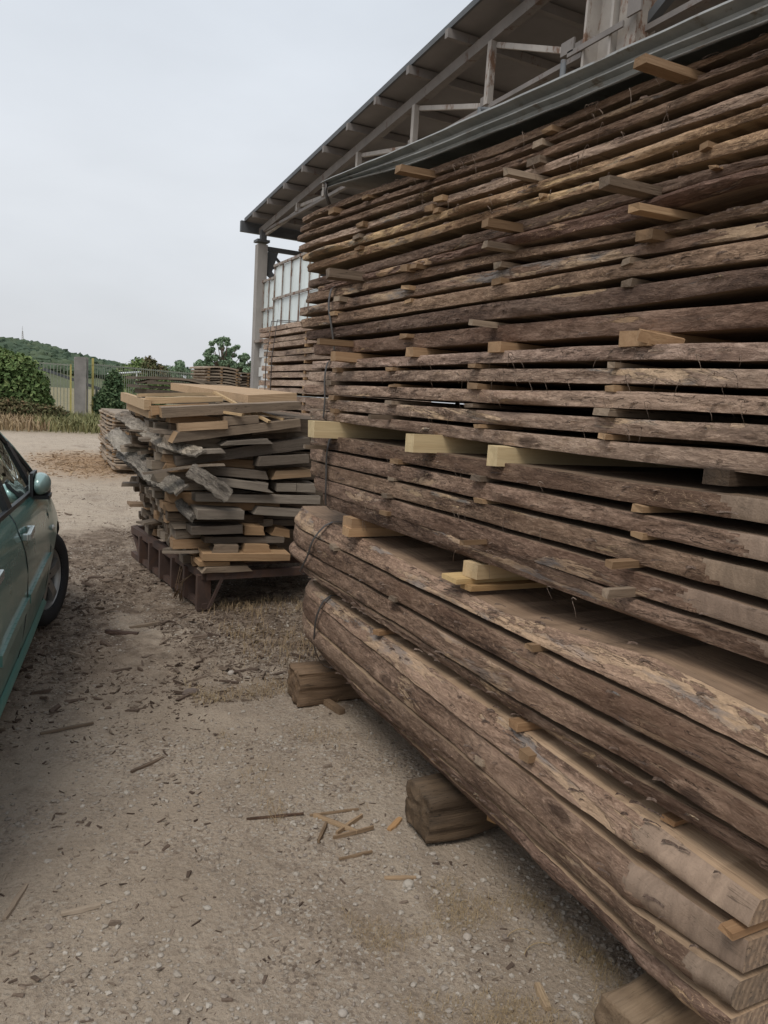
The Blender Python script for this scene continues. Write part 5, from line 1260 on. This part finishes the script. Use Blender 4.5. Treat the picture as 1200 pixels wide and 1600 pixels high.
for sd in (-1, 1):
    def Pt(s, w, z): return (s, CW + sd * w, z)
    sl = np.linspace(-3.1, .12, 40)
    q = MB(); vs = []
    for s in sl:
        w, z = rail(s); vs += [Pt(s, w + .012, z - .035), Pt(s, w, z + .008), Pt(s, w - .05, z + .012), Pt(s, w - .05, z - .03)]
    fs = [(i * 4 + j, i * 4 + (j + 1) % 4, i * 4 + 4 + (j + 1) % 4, i * 4 + 4 + j) for i in range(39) for j in range(4)] + [(0, 1, 2, 3), (159, 158, 157, 156)]
    q.add(vs, fs, 0, True); o = q.build('roof_pillar', PAINT, car)
    b_ = bmesh.new(); b_.from_mesh(o.data); bmesh.ops.recalc_face_normals(b_, faces=b_.faces); b_.to_mesh(o.data); b_.free()
    def belt(s): return (yout(s, ztop(s)) - .012, ztop(s) + .012)
    def side_at(s, f):   # between the belt (0) and the rail (1)
        wb, zb_ = belt(s); wr, zr_ = rail(s); zr_ -= .035; return Pt(s, wb + (wr + .008 - wb) * f, zb_ + (zr_ - zb_) * f)
    def glass(name, s0, s1):
        q = MB(); n = 12; vs = []
        for i in range(n + 1):
            s = s0 + (s1 - s0) * i / n
            for f in (0, .5, 1): vs.append(side_at(s, f))
        q.add(vs, [(i * 3 + j, i * 3 + j + 1, i * 3 + 4 + j, i * 3 + 3 + j) for i in range(n) for j in range(2)], 0, True); q.build(name, GLASS, car)
    glass('side_window', -1.36, -.50); glass('side_window', -2.3, -1.46); glass('quarter_window', -.43, .02)
    for s0, w_, nm_ in ((-1.41, .10, 'door_pillar'), (-.465, .055, 'door_pillar')):
        q = MB(); a, b = side_at(s0, 0), side_at(s0 - (.0 if s0 < -1 else .06), 1); q.beam((a[0], a[1] + sd * .0, a[2]), (b[0], b[1], b[2]), w_, .03, up=(0, sd, 0)); q.build(nm_, BLACKP, car)
    # black seal under the side glass and along the rail
    q = MB()
    for i in range(20):
        s0 = -2.4 + i * .125; a = belt(s0); b = belt(s0 + .125)
        if s0 + .125 > .06: break
        q.beam(Pt(s0, a[0] + .006, a[1] - .004), Pt(s0 + .125, b[0] + .006, b[1] - .004), .02, .022)
    q.build('window_seal', BLACKP, car)
    q = MB()
    for i in range(24):
        s0 = -2.9 + i * .125
        if s0 + .125 > .1: break
        a = rail(s0); b = rail(s0 + .125); q.beam(Pt(s0, a[0] + .014, a[1] - .042), Pt(s0 + .125, b[0] + .014, b[1] - .042), .018, .022)
    q.build('window_seal', BLACKP, car)
# windscreen
q = MB(); vs = []
for i in range(13):
    s = .10 - .92 * i / 12; w, z = rail(s)
    for g in (-1, -.6, 0, .6, 1): vs.append((s + .10 * (1 - g * g), CW + g * (w - .03), z + .005))
q.add(vs, [(i * 5 + j, i * 5 + j + 1, i * 5 + 6 + j, i * 5 + 5 + j) for i in range(12) for j in range(4)], 0, True); q.build('windscreen', GLASS, car)
# interior
for sy in (-.36, .36):
    q = MB(); q.box((-1.15, CW + sy, .74), (.5, .48, .16)); q.box((-1.42, CW + sy, 1.0), (.14, .46, .5), Euler((0, -.2, 0)).to_matrix()); q.build('seat', INTER, car)
    q = MB(); q.box((-1.49, CW + sy, 1.30), (.09, .24, .16)); q.build('headrest', INTER, car)
q = MB(); q.box((-.28, CW, .93), (.4, 1.4, .10)); q.build('dashboard', INTER, car)
q = MB(); pts = [(-.60 + .06 * math.sin(2 * math.pi * k / 20), CW + .36 + .18 * math.cos(2 * math.pi * k / 20), .98 + .17 * math.sin(2 * math.pi * k / 20)) for k in range(21)]; q.tube(pts, .014, 6); q.build('steering_wheel', BLACKP, car)
# seams, mouldings, handles, sill, repeater
def on(s, z, d=0.0, sd=-1): return (s, CW + sd * (yout(s, z) + d), z)
def line(name, pts, r, mt_, parent=car, n=5): q = MB(); q.tube(pts, r, n); return q.build(name, mt_, parent)
line('door_gap', [on(-1.46 - .06 * k / 4 if k < 5 else -1.45, .97 - .04 * k, .0005) for k in range(3)] + [on(s, z, .0003) for s, z in ((-1.47, .86), (-1.42, .78), (-1.40, .70), (-1.40, .55), (-1.42, .42), (-1.48, .30), (-1.52, .27))], .0035, BLACKP)
line('door_gap', [on(s, z, .0003) for s, z in ((-.36, .93), (-.37, .8), (-.40, .6), (-.43, .4), (-.48, .29))], .0035, BLACKP)
line('door_gap', [on(s, .262, .0003) for s in np.linspace(-2.3, -.46, 16)], .0035, BLACKP)
for a, b in ((-2.25, -1.43), (-1.38, -.42)):
    k = 12; q = MB()
    for i in range(k):
        s0 = a + (b - a) * i / k; s1 = a + (b - a) * (i + 1) / k; zc = .545 + .012 * (s0 + 1); q.beam(on(s0, zc, .006), on(s1, zc, .006), .016, .045)
    q.build('side_moulding', PAINT, car)
q = MB(); n = 24; vs = []
for i in range(n + 1):
    s = -2.28 + i * (1.86) / n
    for z, d in ((.285, .002), (.262, .028), (.205, .034), (.180, -.03)): vs.append(on(s, z, d))
q.add(vs, [(i * 4 + j, i * 4 + 4 + j, i * 4 + 5 + j, i * 4 + 1 + j) for i in range(n) for j in range(3)], 0, True); q.build('sill', SILL, car)
for s in (-1.33, -2.3):
    q = MB(); a = on(s - .09, .855, .028); b = on(s + .09, .865, .028); q.beam(a, b, .022, .038); q.beam(on(s - .085, .855, .0), a, .022, .034); q.beam(on(s + .085, .865, 0), b, .022, .034); o = q.build('door_handle', CHROME, car)
    bv = o.modifiers.new('b', 'BEVEL'); bv.width = .006; bv.segments = 2
q = MB(); V1, F1 = ICO1, ICO1F
p_ = on(.02 - .40, .70, .0); q.add([(p_[0] + v[0] * .035, p_[1] + v[1] * .012, p_[2] + v[2] * .02) for v in V1], [tuple(f) for f in F1], 0, True); 
p_ = on(-.30, .705, .004); q = MB(); q.add([(p_[0] + v[0] * .028, p_[1] + v[1] * .012, p_[2] + v[2] * .018) for v in ICO2], [tuple(f) for f in ICO2F], 0, True); q.build('side_repeater', LAMPG, car)
# door mirror
V1 = ICO2; mp = (-.60, .030, 1.015)
q = MB(); vs = []
for v in V1:
    x = v[0] * .12; y = v[1] * .058; z = v[2] * .064
    if y > .02: y = .02 + (y - .02) * .15
    vs.append((mp[0] + x, mp[1] + y, mp[2] + z))
q.add(vs, [tuple(f) for f in ICO2F], 0, True); mir = q.build('door_mirror', plain('mirror_shell_paint', (.30, .42, .40), .2, .3, .08, bump=0), car)
q = MB(); q.box((mp[0] + .05, mp[1] + .02, mp[2] - .078), (.15, .14, .022)); q.box((mp[0] + .10, .05, .97), (.15, .12, .05)); q.box((mp[0], mp[1] + .036, mp[2]), (.20, .018, .135)); q.build('mirror_base', BLACKP, mir)
q = MB(); q.box((mp[0], mp[1] + .048, mp[2]), (.17, .005, .11)); q.build('mirror_glass', CHROME, mir)
# wheels
def lathe(profile, n=48):
    vs = []; fs = []; m_ = len(profile)
    for k in range(n):
        t = 2 * math.pi * k / n
        for (r, y) in profile: vs.append((r * math.cos(t), y, r * math.sin(t)))
    for k in range(n):
        for j in range(m_ - 1): fs.append((k * m_ + j, ((k + 1) % n) * m_ + j, ((k + 1) % n) * m_ + j + 1, k * m_ + j + 1))
    return vs, fs
def wheel(x, y, steer, sd):
    w = bpy.data.objects.new('wheel', None); COL.objects.link(w); w.parent = car; w.location = (x, y, .313); w.rotation_euler = (0, 0, steer)
    q = MB(); vs, fs = lathe([(.205, -.085 * 1), (.215, -.096), (.26, -.104), (.295, -.098), (.310, -.082), (.315, -.05), (.315, .05), (.310, .082), (.295, .098), (.26, .104), (.21, .095), (.205, -.085)]); q.add(vs, fs, 0, True); q.build('tyre', RUBBER, w)
    q = MB(); vs, fs = lathe([(.206, -.088), (.214, -.082), (.200, -.074), (.192, -.03), (.190, .08), (.206, .088)]); q.add(vs, fs, 0, True)
    yo = -.060 * 1
    for k in range(5):
        t = 2 * math.pi * k / 5 + .35; c, s_ = math.cos(t), math.sin(t)
        def pp(r, a, yv): return (r * c - a * s_, yv, r * s_ + a * c)
        vs = [pp(.03, -.03, yo - .012), pp(.03, .03, yo - .012), pp(.12, .028, yo - .020), pp(.198, .040, yo - .012), pp(.198, -.040, yo - .012), pp(.12, -.028, yo - .020)]
        vs += [(v[0], v[1] + .03, v[2]) for v in vs]
        q.add(vs, [(0, 1, 2, 5), (5, 2, 3, 4), (0, 5, 11, 6), (5, 4, 10, 11), (1, 7, 8, 2), (2, 8, 9, 3)])
    vs, fs = lathe([(.0, yo - .02), (.045, yo - .02), (.055, yo - .012), (.058, yo + .03)], 24); q.add(vs, fs, 0, True)
    q.build('rim', RIMM, w)
    q = MB(); vs, fs = lathe([(.0, .01), (.188, .01), (.188, .03)], 32); q.add(vs, fs)
    for k in range(5):
        t = 2 * math.pi * k / 5 + .98; vs, fs = cyl(0, yo - .0225, yo - .010, 0, .007, 8); q.add([(v[0] + .036 * math.cos(t), v[1], v[2] + .036 * math.sin(t)) for v in vs], fs)
    q.build('brake_disc', BLACKP, w)
    if sd > 0:
        w.rotation_euler = (0, 0, steer + math.pi)
wheel(0, .115, rad(-17), -1); wheel(-2.61, .115, 0, -1); wheel(0, 2 * CW - .115, rad(-13), 1); wheel(-2.61, 2 * CW - .115, 0, 1)
for sx in (-1, 1):
    q = MB(); q.add([(.70 + v[0] * .13, CW + sx * .56 + v[1] * .15, .66 + v[2] * .075) for v in ICO2], [tuple(f) for f in ICO2F], 0, True); q.build('headlight', LAMPG, car)

# ================================================================ GROUND LITTER
rs = np.random.RandomState(77)
def gz(x, y): return ground_z(x, y)
def scatter_shards(name, n, dens, size, flat, mats, rs, xr=(-.4, 3.4), yr=(1.0, 13), mi=None, aspect=(1.5, 6), up=0.0):
    P = []
    while len(P) < n:
        y = yr[0] + (yr[1] - yr[0]) * rs.rand() ** 1.35; x = rs.uniform(xr[0], min(xr[1], .9 * y + .6))
        if rs.rand() < dens(x, y): P.append((x, y))
    P = np.array(P); Z = np.array([gz(x, y) for x, y in P])
    L = size[0] * (size[1] / size[0]) ** (rs.rand(n) ** 2.2); W = L / rs.uniform(aspect[0], aspect[1], n); H = np.minimum(W, flat[0] + (flat[1] - flat[0]) * rs.rand(n))
    box = np.array([[-1, -.8, -1], [1, -.5, -1], [.9, .6, -1], [-.85, 1, -1], [-.9, -.6, 1], [.8, -.45, 1], [1.0, .5, 1], [-1, .75, 1]]) * .5
    a = rs.uniform(0, 2 * np.pi, n); ti = rs.normal(0, .16, n); tj = rs.normal(0, .16, n)
    V = box[None] * np.stack([L, W, H], 1)[:, None, :] * (1 + rs.normal(0, .13, (n, 8, 3)))
    V[..., 2] += V[..., 0] * np.tan(ti)[:, None] + V[..., 1] * np.tan(tj)[:, None]
    ca, sa = np.cos(a)[:, None], np.sin(a)[:, None]
    X = V[..., 0] * ca - V[..., 1] * sa + P[:, 0:1]; Y = V[..., 0] * sa + V[..., 1] * ca + P[:, 1:2]; Zz = V[..., 2] + (Z + H * .35 + np.abs(np.tan(ti)) * L * .3 + up)[:, None]
    Vv = np.stack([X, Y, Zz], 2).reshape(-1, 3)
    fq = np.array([[3, 2, 1, 0], [4, 5, 6, 7], [0, 1, 5, 4], [1, 2, 6, 5], [2, 3, 7, 6], [3, 0, 4, 7]])
    Fq = (np.arange(n)[:, None, None] * 8 + fq[None]).reshape(-1, 4)
    return link(name, np_mesh(name, Vv, Fq, mats))
def island_mat(name, cols, rough=.9, var=.5):
    m, nt, b = mat(name); n = N(nt); g = n.node('ShaderNodeNewGeometry'); t = n.node('ShaderNodeTexCoord')
    c = n.ramp(g.outputs['Random Per Island'], [(i / (len(cols) - 1), c_) for i, c_ in enumerate(cols)])
    f = n.noise(t.outputs['Object'], 90, 5, .7); c = n.mix(n.rng(f, .35, .7, 0, var), c, tuple(x * .5 for x in cols[0]))
    n.link(c, b.inputs['Base Color']); b.inputs['Roughness'].default_value = rough; b.inputs['Specular IOR Level'].default_value = .2; n.bump(f, b, .4, .004); return m
CHIPM = island_mat('bark_chip', [(.07, .048, .036), (.13, .093, .07), (.20, .152, .115), (.28, .22, .168)])
PALECHIP = island_mat('wood_chip', [(.38, .30, .225), (.29, .225, .165), (.23, .178, .132), (.42, .345, .265)])
STONEM = island_mat('pebble_stone', [(.26, .215, .17), (.32, .275, .225), (.42, .375, .32), (.19, .15, .12)], .85, .35)
def d_lit(x, y):
    if .8 < x < 2.0 and 3.7 < y < 5.4 and nz(x * 3, y * 3, 8) > -.1: return 1.0
    a = max(0, min(1, (y - 3.1) / 1.4)) * max(.05, min(1, (9.6 - y) / 1.2)); c = .22 + 1.3 * nz(x * 1.9, y * 1.3, 2)
    base = .012 + .16 * max(0, nz(x * 2.2 + 9, y * 2.2, 4)) + (.10 * max(0, 1 - abs(x - .25) / .5) if y < 2.9 and x < .6 else 0)
    return max(0, min(1, base + a * (c + .35)))
tag(scatter_shards('bark_litter', 42000, d_lit, (.004, .036), (.0015, .006), [CHIPM], rs), 'brown bark chips littering the dirt in front of the rack', 'bark litter', kind='stuff')
tag(scatter_shards('bark_litter_large', 1200, lambda x, y: d_lit(x, y) * (1 if 3.5 < y < 7 else .04), (.025, .12), (.005, .018), [CHIPM], rs, aspect=(2, 5)), 'larger broken bark pieces scattered between the car and the rack', 'bark litter', kind='stuff')
tag(scatter_shards('wood_splinters', 6500, lambda x, y: .08 + .7 * d_lit(x, y), (.005, .045), (.0015, .005), [PALECHIP], rs, aspect=(3, 12)), 'pale wood splinters strewn over the dirt', 'splinters', kind='stuff')
def d_peb(x, y):
    return max(0, min(1, .04 + .9 * max(0, nz(x * 1.8, y * 1.5, 9) + .08) + (.5 if (x > .55 and 1.2 < y < 3.6) else 0) * (.6 + nz(x * 3, y * 3, 6))))
def pebbles(name, n, size, rs, xr, yr, label):
    P = []
    while len(P) < n:
        y = yr[0] + (yr[1] - yr[0]) * rs.rand() ** 1.5; x = rs.uniform(xr[0], min(xr[1], .9 * y + .5))
        if rs.rand() < d_peb(x, y): P.append((x, y, gz(x, y)))
    P = np.array(P); nv = len(ICO1); S = size[0] * (size[1] / size[0]) ** (rs.rand(n) ** 2.6)
    V = ICO1[None] * (1 + rs.normal(0, .16, (n, nv, 1))) * S[:, None, None] * np.stack([rs.uniform(.8, 1.3, n), rs.uniform(.7, 1.1, n), rs.uniform(.45, .8, n)], 1)[:, None, :]
    a = rs.uniform(0, 6.28, n); ca, sa = np.cos(a)[:, None], np.sin(a)[:, None]
    X = V[..., 0] * ca - V[..., 1] * sa + P[:, 0:1]; Y = V[..., 0] * sa + V[..., 1] * ca + P[:, 1:2]; Z = V[..., 2] + P[:, 2:3] + (S * .18)[:, None]
    Fq = (np.arange(n)[:, None, None] * nv + ICO1F[None]).reshape(-1, 3)
    tag(link(name, np_mesh(name, np.stack([X, Y, Z], 2).reshape(-1, 3), Fq, [STONEM])), label, 'gravel', kind='stuff')
pebbles('gravel', 19000, (.0018, .0125), rs, (-.3, 3.2), (1.0, 8.0), 'small pale stones scattered thickly over the near dirt beside the stack')
# sawdust-patch scraps
tag(scatter_shards('sawdust_scraps', 1500, lambda x, y: max(0, 1 - math.hypot((x - 1.5) / 1.3, (y - 16.6) / 3.2)) * 1.6, (.02, .12), (.004, .014), [island_mat('sawdust_scrap', [(.33, .22, .13), (.2, .14, .09), (.42, .30, .18)])], rs, xr=(-.5, 3.2), yr=(12.5, 20)), 'orange-brown scraps on the sawdust patch beside the road', 'wood scraps', kind='stuff')
# individually visible sticks, boards and stones
def chip(c, L, w, h, rz, mt_, col, label, cat, name, group=None, curve=0.0):
    q = MB(); n = 6; vs = []; sd = rng.random() * 60
    for i in range(n + 1):
        f = i / n; x = (f - .5) * L; ww = w * (.55 + .45 * math.sin(math.pi * (.12 + .76 * f))) * (1 + .2 * nz(f * 5, sd)); y = curve * (1 - (2 * f - 1) ** 2) + .1 * w * nz(f * 4, sd + 3); zz = .25 * h * nz(f * 4, sd + 5)
        vs += [(x, y - ww / 2, zz), (x, y + ww / 2, zz), (x, y + ww * .4, zz + h), (x, y - ww * .4, zz + h)]
    fs = [(i * 4 + j, i * 4 + 4 + j, i * 4 + 4 + (j + 1) % 4, i * 4 + (j + 1) % 4) for i in range(n) for j in range(4)] + [(0, 1, 2, 3), (n * 4 + 3, n * 4 + 2, n * 4 + 1, n * 4)]
    q.add(vs, fs); o = q.build(name, [mt_], None, col); o.location = (c[0], c[1], gz(c[0], c[1]) + .002); o.rotation_euler = (0, 0, rz); tag(o, label, cat, group); return o
chip((.70, 5.02), .22, .05, .02, -.55, BARK_DARK, (.55, .5, .5), 'dark narrow bark piece lying between the car wheel and the rack', 'bark piece', 'bark_piece')
chip((.87, 5.16), .22, .03, .015, .35, TIMBER, (.7, .65, .6), 'flat brown sliver right of the dark narrow bark piece', 'wood sliver', 'wood_sliver')
chip((.27, 3.66), .24, .02, .010, .18, TIMBER, (.5, .45, .4), 'thin brown stick on bare dirt below the car sill', 'stick', 'stick')
chip((.555, 3.165), .17, .018, .009, .52, TIMBER, (.42, .36, .32), 'short grey stick lying alone in the middle of the dirt', 'stick', 'stick')
chip((.21, 2.28), .115, .022, .008, .02, TIMBER, (.95, .92, .88), 'small rectangular pale lath lying level at the lower left', 'lath', 'lath')
chip((.03, 2.40), .16, .02, .008, 1.15, TIMBER, (.85, .8, .75), 'pale splintered sliver at the left edge of the dirt', 'wood sliver', 'wood_sliver')
for i, (c, L, w, rz, lab) in enumerate((((1.13, 2.44), .20, .018, -1.0, 'crossed long splinter on the pale heap left of the split beam'), ((1.18, 2.42), .16, .014, .5, 'pale splinter crossing the long one on the small heap'),
        ((1.17, 2.36), .17, .012, .05, 'level splinter at the bottom of the small heap'), ((1.06, 2.40), .13, .014, .95, 'steep brown splinter at the left of the small heap'), ((1.16, 2.52), .20, .010, -.12, 'thin dark twig above the small heap'),
        ((1.35, 2.37), .10, .026, .62, 'short wide yellowish chip between the splinter heap and the split beam'), ((1.12, 2.23), .13, .012, .0, 'level brown stick below the splinter heap'), ((1.21, 2.06), .11, .016, -.35, 'yellowish stick below the heap pointing down right'))):
    chip(c, L, w, .007 + .006 * (i < 4), rz, TIMBER if i != 5 else FRESH, (.95, .8, .62) if i in (0, 1, 5, 7) else (.7, .58, .45), lab, 'splinter', 'splinter')
chip((1.335, 1.445), .09, .026, .012, 1.25, TIMBER, (1.0, .88, .7), 'short pale upright-lying stick at the lower right near the pale beam', 'stick', 'stick')
chip((.93, 2.56), .22, .012, .006, -.18, BARK_DARK, (.8, .7, .6), 'long thin dark twig left of the splinter heap', 'twig', 'twig')
chip((.42, 1.60), .14, .010, .008, .15, BARK_DARK, (.6, .5, .45), 'dark forked twig at the bottom of the dirt', 'twig', 'twig', curve=.02)
ICOS, ICOSF = ico(2)
def stone(c, r, col, label, sc=(1.2, 1, .7), seed=0):
    rr_ = random.Random(seed); q = MB(); vs = [(v[0] * r * sc[0] * (1 + .45 * nz(v[0] * 1.6, v[1] * 1.6, v[2] * 1.6 + seed)), v[1] * r * sc[1] * (1 + .14 * nz(v[0] * 2, v[1] * 2, seed)), v[2] * r * sc[2] * (1 + .12 * nz(v[2] * 2, v[1], seed + 3))) for v in ICOS]
    q.add(vs, [tuple(f) for f in ICOSF], 0, False); o = q.build('stone', [plain('stone_' + str(seed), col, .85, 0, .15, (30, 30, 30))]); o.location = (c[0], c[1], gz(*c) + r * .35); tag(o, label, 'stone')
stone((.905, 3.91), .032, (.13, .10, .085), 'smooth dark brown stone alone left of the old oak beam', (1.5, .8, .7), 1)
stone((1.185, 4.12), .022, (.34, .30, .26), 'light grey-brown stone above the dark brown stone', (1, .8, .9), 2)
stone((1.22, 2.02), .018, (.36, .32, .27), 'round light grey stone below the splinter heap', (1.1, 1, .8), 3)
stone((1.27, 1.73), .014, (.36, .31, .26), 'pale round pebble left of the pale straw curl', (1, 1, .8), 4)
stone((.80, 1.61), .013, (.32, .28, .24), 'small angular light stone at the bottom middle of the dirt', (1.2, 1, .7), 5)
# straw and dry grass
tag(blades('dry_straw', 1300, (1.3, 2.1), (4.2, 5.6), (.02, .10), [DRYGRASS], np.random.RandomState(3), w=.0018, lean=1.3, zf=gz, dens=lambda x, y: max(0, .5 + nz(x * 2.5, y * 2.5, 3))), 'dry yellow grass tufts between the rack and the big stack', 'grass', kind='stuff')
tag(blades('straw_litter', 5200, (.95, 1.6), (1.15, 2.0), (.008, .035), [DRYGRASS], np.random.RandomState(4), w=.0006, lean=1.8, zf=lambda x, y: gz(x, y) - .002, dens=lambda x, y: max(0, nz(x * 4, y * 4, 3) + .12 - .3 * max(0, y - 1.6))), 'fine tan straw litter on the dirt at the near end of the stack', 'straw', kind='stuff')
tag(blades('straw_litter', 1400, (.9, 1.6), (2.5, 4.2), (.01, .045), [DRYGRASS], np.random.RandomState(6), w=.001, lean=1.8, zf=gz, dens=lambda x, y: max(0, nz(x * 3, y * 3, 5))), 'sparse straw litter beside the two farther old beams', 'straw', kind='stuff')
q = MB()
for k, (x, y, r, a0, a1) in enumerate(((1.42, 1.66, .05, 0, 2.3), (1.44, 1.58, .06, .6, 2.6), (1.36, 1.85, .035, 1.5, 3.2))):
    q.tube([(x + r * math.cos(a0 + (a1 - a0) * i / 10), y + r * .6 * math.sin(a0 + (a1 - a0) * i / 10), gz(x, y) + .008 + .008 * math.sin(i / 10 * 3.14)) for i in range(11)], .0014, 5)
tag(q.build('straw_curl', DRYGRASS), 'pale curled straws lying on the dirt beside the near end of the stack', 'straw')
# twig bundle leaning on the rack leg
q = MB(); r = random.Random(5)
for i in range(9):
    x0 = 1.22 + r.uniform(-.03, .04); q.tube([(x0, 5.75 + r.uniform(-.1, .1), .0), (x0 + r.uniform(-.02, .05), 5.72, .14), (x0 + r.uniform(0, .12), 5.7 + r.uniform(-.1, .1), .27 + r.uniform(-.05, .04))], .004, 5, taper=.5)
tag(q.build('twig_bundle', TIMBER, None, (.6, .5, .4)), 'small bunch of dry twigs leaning against the rack legs', 'twigs')
